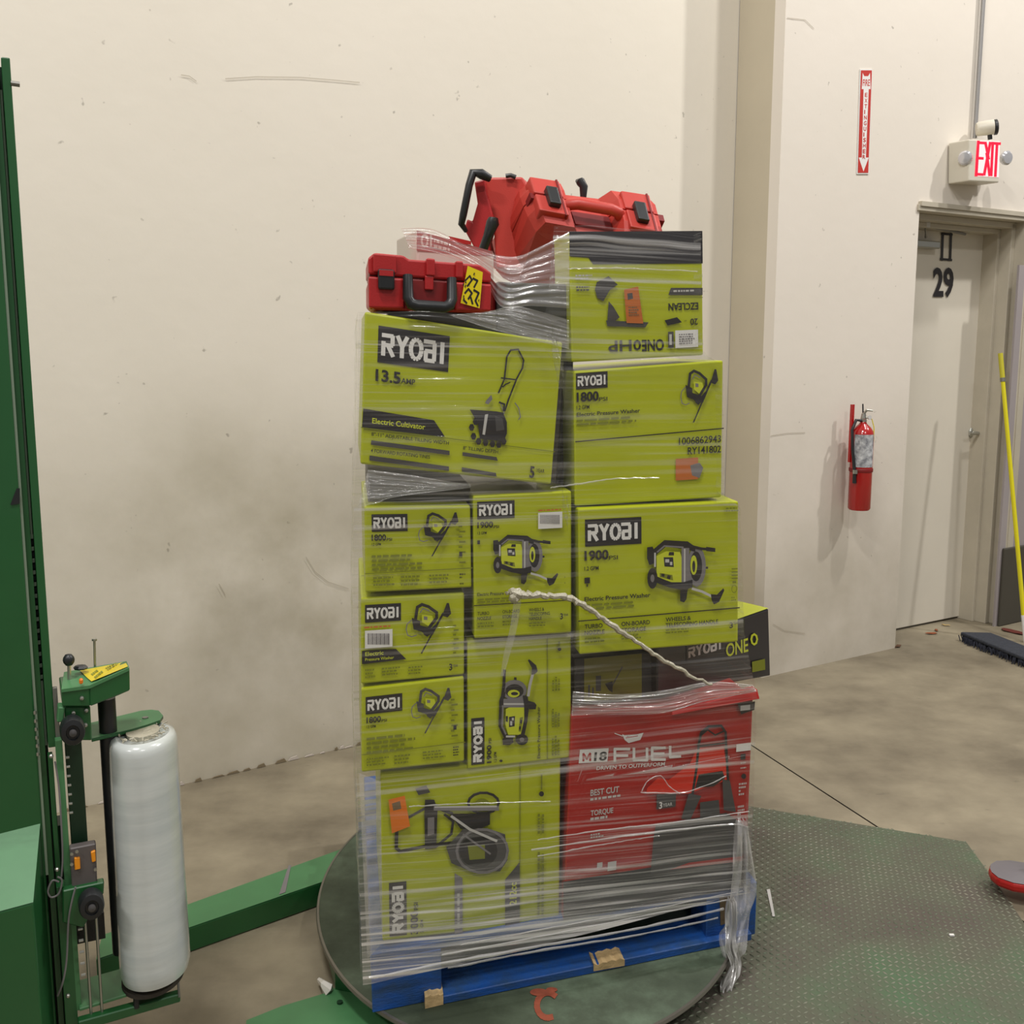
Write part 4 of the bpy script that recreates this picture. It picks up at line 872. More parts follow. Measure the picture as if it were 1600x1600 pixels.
A.poly([(1086, 1207), (1124, 1201), (1128, 1212), (1110, 1225), (1080, 1228)], BLK); A.poly([(1070, 1236), (1090, 1240), (1072, 1278), (1058, 1276)], DCARD); A.poly([(1124, 1214), (1136, 1216), (1146, 1265), (1126, 1262)], DCARD)
A.poly([(1088, 1250), (1118, 1246), (1120, 1270), (1088, 1275)], DCARD)
A.poly([(1018, 1285), (1050, 1280), (1130, 1266), (1166, 1290), (1165.5, 1345), (1010, 1362), (1014, 1310)], DCARD)
A.poly([(1040, 1356), (1070, 1345), (1158, 1334), (1157, 1342)], REDC); A.poly([(1128, 1118-8), (1128, 1110), (1130, 1110)], BLK); A.take('product_picture', r)
A.poly([(1148, 1098), (1177, 1094), (1176, 1107), (1154, 1114)], BLK); A.rect(1153, 1101, 16, 8, LGR); A.take('corner_badge', r)
# lifted flap along its top
f = [Vector((0.3742,2.4184,0.6938)), Vector((0.586,2.48,0.728)), Vector((0.5914,2.4734,0.7064)), Vector((0.3736,2.4129,0.6864))]
mb = MB(); mb.prism(f, UY*.03, REDC); link('open_flap', mb, r, bevel=.001, segs=1)

# 12 - olive/black small box in the gap above the red one
r, A = carton('dim olive and black carton in the gap above the red carton', ([(0.1424,2.3900,0.8307),(0.3315,2.4564,0.8281),(0.3338,2.4572,0.7182),(0.1433,2.3904,0.7252)],[(897,1029),(1020,1018),(1020,1088),(897,1098)]), .3, BCARD)
A.poly([(912, 1029), (1002, 1021), (1002, 1089), (912, 1096)], OCARD); A.take('olive_panel', r)
A.stroke([(971, 1042), (955, 1072)], 2, DCARD); A.poly([(944, 1068), (956, 1064), (956, 1082), (950, 1078)], BLK); A.rect(930, 1056, 8, 24, DCARD); A.rect(918, 1070, 3, 18, DCARD); A.rect(924, 1074, 3, 14, DCARD); A.take('product_picture', r)

# 13 - black and lime box turned outward at the right
r, A = carton('black carton with a lime top jutting out turned at the right side', ([(0.3395,2.4391,0.8424),(0.6757,2.7637,0.8556),(0.6912,2.7787,0.6676),(0.3423,2.4418,0.7233)],[(1027,1012),(1201,951),(1204,1056),(1027,1088)]), .16, BCARD, dvec=Vector((-.62, .78, 0)))
rot = -16
logo(A, 1068, 1010, 56, 27, parent=None, pm=False, lm=LGR); A.take('logo_plate', r)
A.text('ONE', 1128, 1027, 19, 36, MLIME, bold=.015); A.ring(1174, 999, 5, 8, 3, MLIME, n=8); A.rect(1170, 1034, 22, 15, OLV); A.rows(1120, 1068, 26, 9, 2, OLV, seed=80); A.take('lettering', r)
mb = MB(); f = A.q; dv = Vector((-.62, .78, 0))*.22; up = Vector((0, 0, .0015)); mb.add([f[0]+up, f[1]+up, f[1]+dv+up, f[0]+dv+up], [(0, 1, 2, 3)], LIME); link('lime_top', mb, r)
art = Art([f[0]+up*2, f[1]+up*2, f[1]+dv+up*2, f[0]+dv+up*2], [(0, 0), (100, 0), (100, 60), (0, 60)]); art.n = Vector((0, 0, 1)); art.rows(60, 14, 26, 26, 4, GRY, seed=81); art.take('top_lettering', r)

# filler cartons seen only in dark gaps
r, A = carton('dark grey carton in the gap behind the tipped tiller carton', ([(0.1198,2.4563,1.5329),(0.1389,2.4630,1.5329),(0.1418,2.4640,1.2116),(0.0998,2.4493,1.2136)],[(883,545),(896,545),(896,765),(868,765)]), .28, DCARD)
r, A = carton('dark carton behind the small red case under the film', ([(-0.0325,2.3286,1.6739),(0.1193,2.3819,1.6716),(0.1202,2.3823,1.5497),(-0.0327,2.3286,1.5710)],[(776,440),(886,444),(886,533),(776,517)]), .30, mat('charcoal_card', (56, 56, 54), .4))
r, A = carton('flat grey carton wedged under the tipped tiller carton', ([(-0.3035,2.2547,1.2667),(-0.0907,2.3294,1.2394),(-0.0909,2.3293,1.2000),(-0.3046,2.2543,1.2082)],[(575,745),(735,758),(735,786),(575,788)]), .34, DCARD)
r, A = carton('thin lime carton edge between the left stack and the lower left carton', ([(-0.2278,2.2813,0.6158),(-0.1157,2.3206,0.6135),(-0.1159,2.3206,0.5968),(-0.2279,2.2813,0.6038)],[(640,1197),(720,1188),(720,1199),(640,1205)]), .3, LIME)
A.rect(612+36, 1199, 26, 6, LGR); A.rect(702, 1190, 12, 10, DCARD); A.take('lettering', r)

r, A = carton('dark filler wedge added between the small red case and the tipped tiller carton', ([(-0.2529,2.2301,1.6057),(-0.0324,2.3075,1.6080),(-0.0325,2.3075,1.5707),(-0.2530,2.2301,1.6006)],[(606,489),(776,489),(776,517),(606,493)]), .28, DCARD)  # made-up filler that keeps this gap dark, not a real carton
# 14 - pale carton at the top left back
r, A = carton('pale film wrapped carton with red print standing behind the small red case', ([(-0.2080,2.4154,1.7897),(-0.0402,2.4743,1.7469),(-0.0405,2.4742,1.6285),(-0.2101,2.4147,1.6264)],[(651,359),(772,394),(772,478),(651,478)]), .22, WCARD, dvec=Vector((-.30, .95, 0)))
pr1 = mat('faded_red_print', (150, 96, 92), .5)
A.poly([(651, 360), (770, 393), (770, 400), (738, 398), (651, 392)], pr1); A.ring(663, 376, 4.5, 9, 3, WCARD); A.rect(671, 366, 3, 17, WCARD); A.text('4.1', 676, 390, 12, 20, WCARD, bold=.01) if False else A.rows(677, 372, 34, 16, 2, WCARD, seed=90)
A.poly([(700, 369), (735, 377), (735, 383), (700, 376)], REDC); A.take('lettering', r)

# ------------------------------------------------------------------ red tool cases
class Warp:
    """eight corners: front TL,TR,BR,BL then back; local (a right, b back, c up) in 0..1"""
    def __init__(s, p): s.p = [Vector(x) for x in p]
    def __call__(s, a, b, c):
        f = s.p[0]*(1-a)*c+s.p[1]*a*c+s.p[2]*a*(1-c)+s.p[3]*(1-a)*(1-c)
        k = s.p[4]*(1-a)*c+s.p[5]*a*c+s.p[6]*a*(1-c)+s.p[7]*(1-a)*(1-c)
        return f*(1-b)+k*b
    def box(s, mb, a0, a1, b0, b1, c0, c1, m):
        return mb.hexa([s(a0, b0, c1), s(a1, b0, c1), s(a1, b0, c0), s(a0, b0, c0), s(a0, b1, c1), s(a1, b1, c1), s(a1, b1, c0), s(a0, b1, c0)], m)
    def prism(s, mb, pts, b0, b1, m):    # pts: (a,c)
        n = len(pts); A_ = [s(a, b0, c) for a, c in pts]; B_ = [s(a, b1, c) for a, c in pts]
        mb.add(A_+B_, [tuple(range(n)), tuple(range(2*n-1, n-1, -1))]+[(i, i+n, (i+1) % n+n, (i+1) % n) for i in range(n)], m)
# small case in front
q = [Vector(p) for p in ((-0.2852,2.187,1.7229), (-0.0422,2.2723,1.7069), (-0.0451,2.2712,1.6069), (-0.2862,2.1866,1.6107))]
dv = UY*.26
c1 = empty('tool_case', tuple((q[2]+q[3])/2+dv/2), 'small bright red tool case with a yellow tag on the tipped tiller carton', 'tool case')
Wp = Warp(q+[p+dv for p in q])
oct_ = lambda x, y: [(0, y), (0, 1-y), (x, 1), (1-x, 1), (1, 1-y), (1, y), (1-x, 0), (x, 0)]
mb = MB(); Wp.prism(mb, [(a, c*.60) for a, c in oct_(.05, .16)], .02, .98, RPL); link('case_base', mb, c1, bevel=.004)
mb = MB(); Wp.prism(mb, [(0, .62), (0, .90), (.05, 1), (.28, 1.0), (.32, .94), (.90, .96), (1, .82), (1, .62)], 0.0, 1, RPL); link('case_lid', mb, c1, bevel=.004)
mb = MB(); Wp.box(mb, .01, .99, .03, .97, .585, .63, RPLD); link('seam', mb, c1)
for a0, a1 in ((.04, .22), (.46, .53), (.70, .76)):
    mb = MB(); Wp.box(mb, a0, a1, -.04, .3, .66, .985, RPL); link('lid_rib', mb, c1, bevel=.003)
for a0, a1 in ((.0, .28), (.70, 1)): mb = MB(); Wp.box(mb, a0, a1, -.03, .3, .03, .58, RPL); link('corner_pad', mb, c1, bevel=.004)
mb = MB(); Wp.box(mb, .29, .69, -.005, .02, .04, .56, RPLD); link('handle_recess', mb, c1)
mb = MB(); Wp.box(mb, .45, .52, -.03, .02, .40, .66, RPL); link('lock_tab', mb, c1, bevel=.002)
mb = MB(); Wp.box(mb, .075, .205, -.07, .02, .36, .72, BPL); lt = link('latch', mb, c1, bevel=.004)
mb = MB(); Wp.box(mb, .085, .195, -.075, -.02, .60, .70, RPL); link('latch_window', mb, lt)
mb = MB(); hw = [Wp(.31, -.06, .64), Wp(.31, -.10, .22), Wp(.335, -.11, .12), Wp(.38, -.12, .09), Wp(.60, -.12, .07), Wp(.645, -.11, .12), Wp(.665, -.10, .22), Wp(.665, -.06, .64)]
mb.tube(hw, [.010, .011, .012, .012, .012, .012, .011, .010], BPL, 10); link('handle', mb, c1, smooth=True)
art = Art([Wp(.745, -.05, .86), Wp(.93, -.05, .78), Wp(.895, -.05, .10), Wp(.745, -.05, .16)], [(717, 418), (758, 432), (748, 474), (718, 472)]); YT = mat('yellow_tag', (228, 206, 10), .5)
art.poly([(728, 417), (756, 430), (749, 475), (717, 471)], YT); rr = random.Random(12)
for p in [[(724, 438), (732, 432), (736, 438), (728, 446)], [(738, 436), (746, 440), (740, 448)], [(724, 456), (730, 450), (736, 456), (730, 464)], [(740, 452), (748, 456), (742, 466), (746, 472)], [(734, 462), (737, 470)], [(722, 466), (727, 470)]]: art.stroke(p, 3, BLK)
for k in range(10): art.rect(720+rr.uniform(0, 28), 426+rr.uniform(0, 40), rr.uniform(1.5, 3), rr.uniform(2, 4), BLK, rot=.3)
art.take('yellow_tag', c1)
mb = MB(); qq = [Wp(.98, .1, .8), Wp(1.10, .25, .6), Wp(1.12, .3, .1), Wp(.98, .1, .02)]; mb.prism(qq, UY*.08, RPLD); link('side_shell', mb, c1)

# large case, latches and handle uppermost, leaning
P8 = [(0.0614,2.8,1.8655), (0.41,2.8,1.8026), (0.3839,3.06,1.6635), (-0.0036,3.06,1.702), (0.0299,2.9,1.9804), (0.3902,2.9,1.9289), (0.339,3.16,1.7936), (-0.0879,3.16,1.8007)]
Wc = Warp(P8)
c2 = empty('tool_case', tuple((Vector(P8[2])+Vector(P8[7]))/2), 'large red tool case tilted on top of the load, two black latches upward', 'tool case')
mb = MB()
# body halves: a along the length, b thickness (front 0..back 1), c height
prof = lambda: None
def half(b0, b1, bf, m, name):
    mb = MB()
    # outline in (a,c): low handle bay in the middle of the top edge
    o_ = [(-.0, 0), (-.0, .84), (.045, 1), (.27, 1), (.33, .86), (.60, .86), (.66, 1), (.93, 1), (1.0, .80), (1.0, 0)]
    k = len(o_); A_ = [Wc(a, b0, c) for a, c in o_]; B_ = [Wc(a, b1, c) for a, c in o_]
    cc = (.5, .45); F_ = [Wc(a+(cc[0]-a)*.07, bf, c+(cc[1]-c)*.10) for a, c in o_]
    mb.add(A_+B_, [(i, i+k, (i+1) % k+k, (i+1) % k) for i in range(k)]+[tuple(range(k, 2*k))[::-1]], m)
    k0 = len(mb.v); mb.add(A_+F_, [(i, (i+1) % k, (i+1) % k+k, i+k) for i in range(k)]+[tuple(range(k, 2*k))], m)
    return link(name, mb, c2)
half(.26, .50, -.02, RPL2, 'case_base'); half(.74, .53, 1.02, RPL2, 'case_lid')
mb = MB(); Wc.box(mb, .01, .26, .45, .58, .02, .985, RPLD); Wc.box(mb, .67, .98, .45, .58, .02, .97, RPLD); link('seam', mb, c2)
for a0, a1 in ((.03, .245), (.69, .90)):
    mb = MB(); Wc.box(mb, a0, a1, .10, .49, .90, 1.025, RPL2); link('latch_pad', mb, c2, bevel=.004)
    mb = MB(); Wc.box(mb, a0, a1, .53, .92, .90, 1.02, RPL2); link('lid_pad', mb, c2, bevel=.004)
for a0 in (.105, .745):
    mb = MB(); Wc.box(mb, a0, a0+.085, .22, .62, .98, 1.085, BPL); link("latch", mb, c2, bevel=.004)
for a0 in (.215, .87):
    mb = MB(); Wc.box(mb, a0, a0+.012, .08, .92, .98, 1.03, RPLD); link('rib_gap', mb, c2)
mb = MB(); mb.tube([Wc(.25, .42, .96), Wc(.29, .42, 1.0), Wc(.34, .42, 1.02), Wc(.58, .42, 1.02), Wc(.63, .42, 1.0), Wc(.67, .42, .94)], [.016, .015, .015, .015, .015, .016], RPL2, 10); link('handle', mb, c2, smooth=True)
mb = MB(); Wc.box(mb, .33, .60, .2, .5, .80, .88, RPLD); link('handle_recess', mb, c2)

# second case behind with a black tubular handle
P9 = [(-0.0821,2.98,1.9662), (0.0257,2.98,1.9794), (0.0349,3,1.7467), (-0.0662,3,1.7467), (-0.0551,3.2,2.0207), (0.0917,3.2,2.026), (0.093,3.2,1.7605), (-0.0186,3.2,1.7605)]
c3 = empty('tool_case', tuple((Vector(P9[2])+Vector(P9[7]))/2), 'faded red case with a black side handle half hidden behind the large case', 'tool case')
mb = MB(); ff = [(-0.0735,2.98,1.9843), (0.0274,2.98,1.986), (0.0514,2.98,1.9463), (0.0433,2.98,1.7453), (-0.0433,2.98,1.7453), (-0.0516,2.98,1.8714), (-0.0737,2.98,1.9297), (-0.0787,2.98,1.9629)]
mb.prism(ff, (.05, .22, -.01), RPL2); link('case_body', mb, c3, bevel=.006)
mb = MB(); ff = [(-0.0999,2.95,1.9684), (-0.0728,2.95,1.975), (-0.0678,2.95,1.9422), (-0.0494,2.95,1.8764), (-0.0648,2.95,1.8233), (-0.0547,2.95,1.7767), (-0.089,2.95,1.7767), (-0.1278,2.95,1.8466), (-0.1191,2.95,1.8731), (-0.1056,2.95,1.8664), (-0.0917,2.95,1.9126)]
mb.prism(ff, (.01, .12, 0), RPL); link('side_wall', mb, c3, bevel=.004)
mb = MB(); mb.tube([(-0.0572,2.93,1.9736), (-0.0804,2.92,1.9835), (-0.1021,2.92,1.9867), (-0.112,2.91,1.9529), (-0.1275,2.91,1.8799), (-0.1332,2.92,1.8566), (-0.1223,2.94,1.8406)], [.010, .014, .012, .010, .010, .009, .006], BPL, 10); link('tube_handle', mb, c3, smooth=True)
mb = MB(); mb.tube([(-0.0478,2.86,1.8661), (-0.0495,2.86,1.8533), (-0.0631,2.87,1.8189), (-0.0802,2.88,1.7743)], [.012, .017, .012, .012], BPL, 10); link('strap_handle', mb, c3, smooth=True)
mb = MB(); mb.lathe((-0.0441,2.83,1.8579), [(.004, 0), (.004, .004)], DG, 10, (0, -1, 0)); link('rivet', mb, c3)
mb = MB(); mb.tube([(-0.017,2.97,1.9861), (-0.0034,2.97,1.9878), (0.0102,2.97,1.9829)], .006, BPL, 8); link('top_clip', mb, c3, smooth=True)
mb = MB(); mb.tube([(0.1827,3.12,1.9948), (0.1904,3.1,1.9902), (0.1994,3.1,1.9765), (0.1981,3.1,1.9368), (0.18,3.12,1.8957)], [.006, .013, .012, .008, .008], BPL, 10); link('handle_end', mb, c3, smooth=True)

# ------------------------------------------------------------------ stretch film round the load
fw = empty('stretch_film', tuple(PP(PW/2, .5, .1)), 'clear stretch film wound around the stacked cartons and the pallet', 'plastic film')
def szt(pts, side):
    out = []
    for p in pts:
        p = Vector(p)-PO; out.append((p.z, p.dot(UX)))
    return sorted(out)
LT = szt([(-0.3116,2.13,0.1971), (-0.3143,2.1291,0.3887), (-0.3177,2.1279,0.6598), (-0.3136,2.1293,1.0406), (-0.3067,2.1317,1.2495), (-0.3,2.1341,1.339), (-0.2911,2.1372,1.6017), (-0.2879,2.1383,1.7598)], 0)
RT = szt([(0.5805,2.4431,0.152), (0.5836,2.4442,0.2515), (0.5824,2.4438,0.7274), (0.544,2.4303,0.8863), (0.524,2.4233,1.1804), (0.4826,2.4088,1.2044), (0.4715,2.4049,1.498), (0.424,2.3882,1.5234), (0.412,2.384,1.7837)], 1)
def look(T_, z):
    if z <= T_[0][0]: return T_[0][1]
    for (a, x), (b, y) in zip(T_, T_[1:]):
        if z <= b: return x+(y-x)*(z-a)/(b-a+1e-9)
    return T_[-1][1]
zA = (Vector((-0.2973,2.1827,1.6056))-PO).z; zB = (Vector((0.2756,2.3838,1.7824))-PO).z; z0_ = .10
smid = (Vector((0.1199,2.3292,1.5939))-PO).dot(UX)
def sheet(mb, fn, nu, nv, m):
    vs = [fn(i/nu, j/nv) for j in range(nv+1) for i in range(nu+1)]
    fs = [(j*(nu+1)+i, j*(nu+1)+i+1, (j+1)*(nu+1)+i+1, (j+1)*(nu+1)+i) for j in range(nv) for i in range(nu)]
    mb.add([v[0] for v in vs], fs, m)
    mb.uv = (mb.uv or [])+[v[1] for v in vs]
def film(name, fn, nu, nv, m, parent):
    mb = MB(); sheet(mb, fn, nu, nv, m); o = link(name, mb, parent); me = o.data
    ul = me.uv_layers.new(name='UVMap')
    for lp in me.loops: ul.data[lp.index].uv = mb.uv[lp.vertex_index]
    for p in me.polygons: p.use_smooth = True
    return o
def front(u, v):
    def zt_(s):
        k = min(1, max(0, (s-smid+.01)/.02)); return zA+(zB-zA)*k
    # u -> s through columns denser at the step
    z_ = .3
    s = look(LT, 1.0)+(look(RT, 1.0)-look(LT, 1.0))*u
    top = zt_(s); zb_ = .102+.05*max(0, s); z = zb_+(top-zb_)*v
    l, r_ = look(LT, z), look(RT, z); s = l+(r_-l)*u
    bul = math.sin(math.pi*u)
    w = noise.noise(Vector((s*2.5, z*26, 1)))*.006+noise.noise(Vector((s*6, z*90, 4)))*.0022+noise.noise(Vector((s*3, z*5, 8)))*.006
    t = -.050-.006*bul+w*min(1, 6*u)*min(1, 6*(1-u))
    if z < .16: t -= .0
    zz = z+noise.noise(Vector((s*9, z*3, 2)))*.006*(1 if v > .97 else 0)
    return PP(s, t, zz), (s, z+.07*s*(1 if z < .5 else .3))
film('front_film', front, 90, 300, FILM, fw)
def leftf(u, v):
    z = z0_+(zA-z0_)*v; w = noise.noise(Vector((u*3, z*26, 11)))*.004
    return PP(look(LT, z)+w-.002, -.050+u*.62, z), (-u*.62, z)
film('left_film', leftf, 16, 120, film_mat('side_wrap_film', .12, .22, .10), fw)
def rightf(u, v):
    z = z0_+(zB-z0_)*v; w = noise.noise(Vector((u*3, z*26, 13)))*.004
    return PP(look(RT, z)+w+.002, -.050+u*.62, z), (1.1+u*.62, z)
film('right_film', rightf, 16, 120, FILM, fw)
def backf(u, v):
    z = z0_+(zA-z0_)*v; return PP(look(LT, z)+(look(RT, z)-look(LT, z))*u, .57+noise.noise(Vector((u*5, z*20, 5)))*.004, z), (2+u, z)
film('back_film', backf, 20, 60, FILM, fw)
def curve(P, u):
    P = [Vector(p) for p in P]; k = u*(len(P)-1); i = min(int(k), len(P)-2); f = k-i
    a, b, c_, d = P[max(i-1, 0)], P[i], P[i+1], P[min(i+2, len(P)-1)]
    return .5*((2*b)+(-a+c_)*f+(2*a-5*b+4*c_-d)*f*f+(-a+3*b-3*c_+d)*f**3)
def swoop(up, lo, amp=.004, sd=0):
    def fn(u, v):
        p = curve(up, u)*(v)+curve(lo, u)*(1-v); p = p+Vector((0, -1, 0))*noise.noise(Vector((u*2, v*14, sd)))*amp
        return p, (u*.45, v*.24+.9)
    return fn
film('top_film', swoop([(-0.2352,2.3529,1.7858), (-0.1701,2.3546,1.7847), (-0.0873,2.32,1.7458), (0,2.2871,1.7222), (0.0593,2.2761,1.7419), (0.1173,2.2806,1.7719)],
    [(-0.2186,2.3587,1.7453), (-0.1513,2.3717,1.733), (-0.0682,2.3479,1.6951), (-0.024,2.2787,1.6215), (0.0398,2.2692,1.6212), (0.1186,2.281,1.6164)], sd=3), 60, 60, FILM2, fw)
film('top_film', swoop([(-0.0458,2.2392,1.6085), (0,2.2553,1.6207), (0.0396,2.2586,1.6143), (0.1188,2.2811,1.5928)], [(-0.1292,2.2099,1.6013), (-0.0524,2.2369,1.5763), (0.0264,2.254,1.5557), (0.1193,2.2812,1.5334)], sd=5), 40, 30, FILM2, fw)
film('top_film', swoop([(-0.2909,2.1638,1.2921), (-0.2098,2.1922,1.2783), (-0.1328,2.2192,1.2617), (-0.0866,2.2249,1.2556)], [(-0.3095,2.1466,1.2188), (-0.2723,2.1597,1.2247), (-0.2346,2.1729,1.236), (-0.0866,2.2249,1.2475)], sd=9), 30, 30, FILM2, fw)
film('top_film', swoop([(0.135,2.3027,0.7817), (0.2302,2.3308,0.7665), (0.3506,2.3677,0.7633), (0.4586,2.4003,0.771), (0.5664,2.4435,0.751)], [(0.1326,2.3018,0.7242), (0.231,2.331,0.7169), (0.3527,2.3738,0.7064), (0.4452,2.4009,0.7231), (0.5782,2.4529,0.7322)], amp=.016, sd=31), 120, 40, film_mat('silver_crumple', .30, 1.2, 0), fw)
film('lower_left_film', swoop([(-0.3214,2.1531,0.6522), (-0.3022,2.1492,0.6467), (-0.2767,2.1582,0.6302)], [(-0.3116,2.1459,0.2319), (-0.3008,2.1497,0.2445), (-0.2805,2.1674,0.2608)], sd=11), 12, 60, film_mat('side_film', .38, .15, .05), fw)
# rope-like gathered strands
GW = mat('gathered_film_white', (178, 172, 152), .3, coat=.3, bump=.4, bscale=120, stretch=(1, 1, 1))
def strand(name, P, r, m=GW, jit=.0025, n=40, tw=7):
    mb = MB(); rr = random.Random(len(P)*7+int(r[0]*1e4)); pts = []; rad = []
    for i in range(n+1):
        u = i/n; p = curve(P, u); k = u*(len(r)-1); a = min(int(k), len(r)-2); q0 = r[a]+(r[a+1]-r[a])*(k-a)
        pts.append(p+Vector((rr.uniform(-jit, jit), rr.uniform(-jit, jit), rr.uniform(-jit, jit)))); rad.append(q0*rr.uniform(.75, 1.25))
    mb.tube(pts, rad, m, tw); return link(name, mb, fw, smooth=True)
strand('film_rope', [(-0.0135,2.2135,1.025), (0.027,2.2224,1.0188), (0.0681,2.2368,1.014), (0.1222,2.2558,1.0053), (0.1733,2.2737,0.9712), (0.2388,2.2967,0.9193), (0.3139,2.3252,0.8632), (0.3836,2.3528,0.8133), (0.4586,2.3845,0.77)], [.004, .0085, .0065, .007, .0065, .0058, .005, .0045, .0025], n=60)
strand('film_rope', [(0,2.215,1.0316), (0.0108,2.2167,1.0229), (0,2.2129,1.0127), (0.0162,2.2186,1.0169)], [.008, .011, .009, .006], n=16)
film('film_strip', swoop([(0.0041,2.2185,1.0128), (-0.0041,2.2157,0.951), (-0.0177,2.2152,0.8924), (-0.0245,2.2149,0.8446)], [(0.0203,2.2221,1.0119), (0.0109,2.2209,0.9496), (-0.0041,2.2199,0.891), (-0.0177,2.2173,0.8438)], sd=21, amp=.002), 30, 5, FILM2, fw)
GS = film_mat('film_edge_strand', .38, .4, 0)
for pts, rr_ in (([(-0.3044,2.1188,0.2071), (-0.1394,2.1682,0.2123), (0.0717,2.2381,0.2114), (0.2968,2.3213,0.2052), (0.506,2.4053,0.2064)], .0032),
                 ([(-0.1396,2.1702,0.199), (0.0718,2.2381,0.2006), (0.2971,2.3214,0.1892), (0.4935,2.4009,0.1858)], .0022), ([(-0.1529,2.1656,0.2319), (0.0716,2.238,0.2346), (0.2963,2.3211,0.234), (0.5384,2.4167,0.2265)], .0018),
                 ([(-0.1118,2.18,0.2474), (0.1152,2.2533,0.2505), (0.296,2.321,0.2468), (0.5544,2.4223,0.2433)], .0014), ([(0.0565,2.2391,0.4623), (0.2163,2.2888,0.4628), (0.3848,2.3522,0.4518), (0.5638,2.4256,0.4437)], .0014),
                 ([(0.0423,2.2341,0.4407), (0.2166,2.2889,0.4414), (0.3853,2.3523,0.4329), (0.5145,2.404,0.4214), (0.5619,2.4249,0.4052)], .0018), ([(0.0566,2.2391,0.4232), (0.2167,2.289,0.4291), (0.3388,2.336,0.425)], .0014),
                 ([(-0.2153,2.1437,0.5825), (-0.1092,2.1746,0.5745), (0.0846,2.2468,0.5483)], .0012), ([(-0.2925,2.1314,1.3163), (-0.1298,2.1779,1.3283), (0.0805,2.2517,1.3346)][:0], .001),
                 ([(0.081,2.2519,1.244), (0.143,2.2737,1.2494), (0.2203,2.3008,1.257), (0.3215,2.3363,1.254)], .0014), ([(0.1158,2.2641,1.696), (0.2134,2.2963,1.6995), (0.3983,2.3633,1.6975)], .0012)):
    if pts: strand('film_edge', pts, [rr_, rr_*1.3, rr_*.9, rr_], GS, .0007, 30, 5)
# torn edge of the film hole in front of the mower picture
strand('film_edge', [(0.2929,2.3263,0.5348), (0.3374,2.3419,0.5265), (0.3998,2.3638,0.5186), (0.4706,2.3887,0.533), (0.5023,2.3998,0.5441)], [.0015, .0018, .001, .0016], GS, .0007, 24, 5)
strand('film_edge', [(0.2959,2.3273,0.5374), (0.3092,2.332,0.56), (0.3396,2.3427,0.5678), (0.3603,2.3499,0.5401), (0.3873,2.3594,0.5174)], [.0012, .0012, .0012], GS, .0005, 24, 5)
# loose tail hanging off the right corner
def tail(name, L_, R_, sd, m):
    def fn(u, v):
        p = curve(L_, v)*(1-u)+curve(R_, v)*u
        return p+Vector((0, -1, 0))*(noise.noise(Vector((u*7, v*5, sd)))*.03+math.sin(u*19+v*2)*.006), (u*.12, v*.3+1)
    return film(name, fn, 24, 50, m, fw)
TAILM = film_mat('crumpled_tail_film', .50, .7, .0)
tail('film_tail', [(0.5317,2.4154,0.429), (0.5272,2.4085,0.3354), (0.5172,2.405,0.2394), (0.5128,2.4034,0.1745), (0.4935,2.3946,0.1466), (0.5043,2.3952,0.0966), (0.5242,2.3969,0.0589)],
     [(0.5615,2.4258,0.4242), (0.577,2.426,0.3267), (0.5868,2.4294,0.2428), (0.5758,2.4256,0.1786), (0.5659,2.42,0.1151), (0.5547,2.4129,0.0775), (0.5462,2.4046,0.0491)], 2, TAILM)
tail('film_tail', [(0.5117,2.3925,0.238), (0.5109,2.3922,0.1645), (0.5079,2.3859,0.1187), (0.5213,2.3853,0.0777), (0.5049,2.3742,0.0431), (0.4949,2.3654,0.0122), (0.5024,2.368,-0.0161)],
     [(0.5349,2.4006,0.2336), (0.5374,2.4015,0.1591), (0.5412,2.3975,0.1118), (0.5513,2.3958,0.0712), (0.5415,2.387,0.035), (0.5214,2.3747,0.0062), (0.509,2.3703,-0.0176)], 6, FILMW)

# ------------------------------------------------------------------ stretch wrapping machine
sm = empty('stretch_wrapper', (-.95, 2.0, 0), 'green steel stretch wrapping machine mast with its film carriage at the left', 'wrapping machine')
BK = Vector((-.4226, .9063, 0)); UC = Vector((.9063, .4226, 0))
def xy(p): return Vector((p[0], p[1], 0))
mt = Vector((-0.8522,1.9177,2.0316)).z
def col(name, pa, pb, z0, z1, out, back, m, bev=0, par=None):
    a, b = xy(pa)-BK*out, xy(pb)-BK*out; mb = MB()
    q = [(a.x, a.y, z1), (b.x, b.y, z1), (b.x, b.y, z0), (a.x, a.y, z0)]; mb.hexa(q+[tuple(Vector(p)+BK*back) for p in q], m)
    return link(name, mb, par or sm, bevel=bev)
CA, CB, CD, CE, CF = (-1.0507,1.8251,1.0318), (-0.8797,1.9049,1.0096), (-0.8672,1.9107,1.008), (-0.8623,1.913,1.0074), (-0.8497,1.9188,1.0057)
col('mast_column', CA, CB, 0, mt, 0, .16, GRN, .003)
col('mast_web', (-0.8758,1.9067,1.0091), CD, 0, mt-.02, -.012, .14, GRN)
col('mast_slot', CD, CE, 0, mt-.02, -.03, .12, GRND)
col('mast_flange', CE, CF, .80, mt-.01, .0, .16, GRN, .002)
rp = mat('dull_rail_steel', (142, 160, 140), .4, metal=.3)
col('guide_rail', CB, (-0.8758,1.9067,1.0091), .55, mt-.05, -.004, .01, rp)
mb = MB(); x0 = xy((-0.8652,1.9116,1.0077))+BK*.02
mb.tube([(x0.x, x0.y, 1.20), (x0.x, x0.y, mt-.06)], .002, rp, 6); link('lift_rod', mb, sm)
zz = 1.20; k = 0
while zz > .93:
    mb = MB(); mb.tube([(x0.x, x0.y, zz), (x0.x, x0.y, zz-.007)], .0026, rp if k % 2 == 0 else BPL, 6); link('chain_link', mb, sm); zz -= .011; k += 1
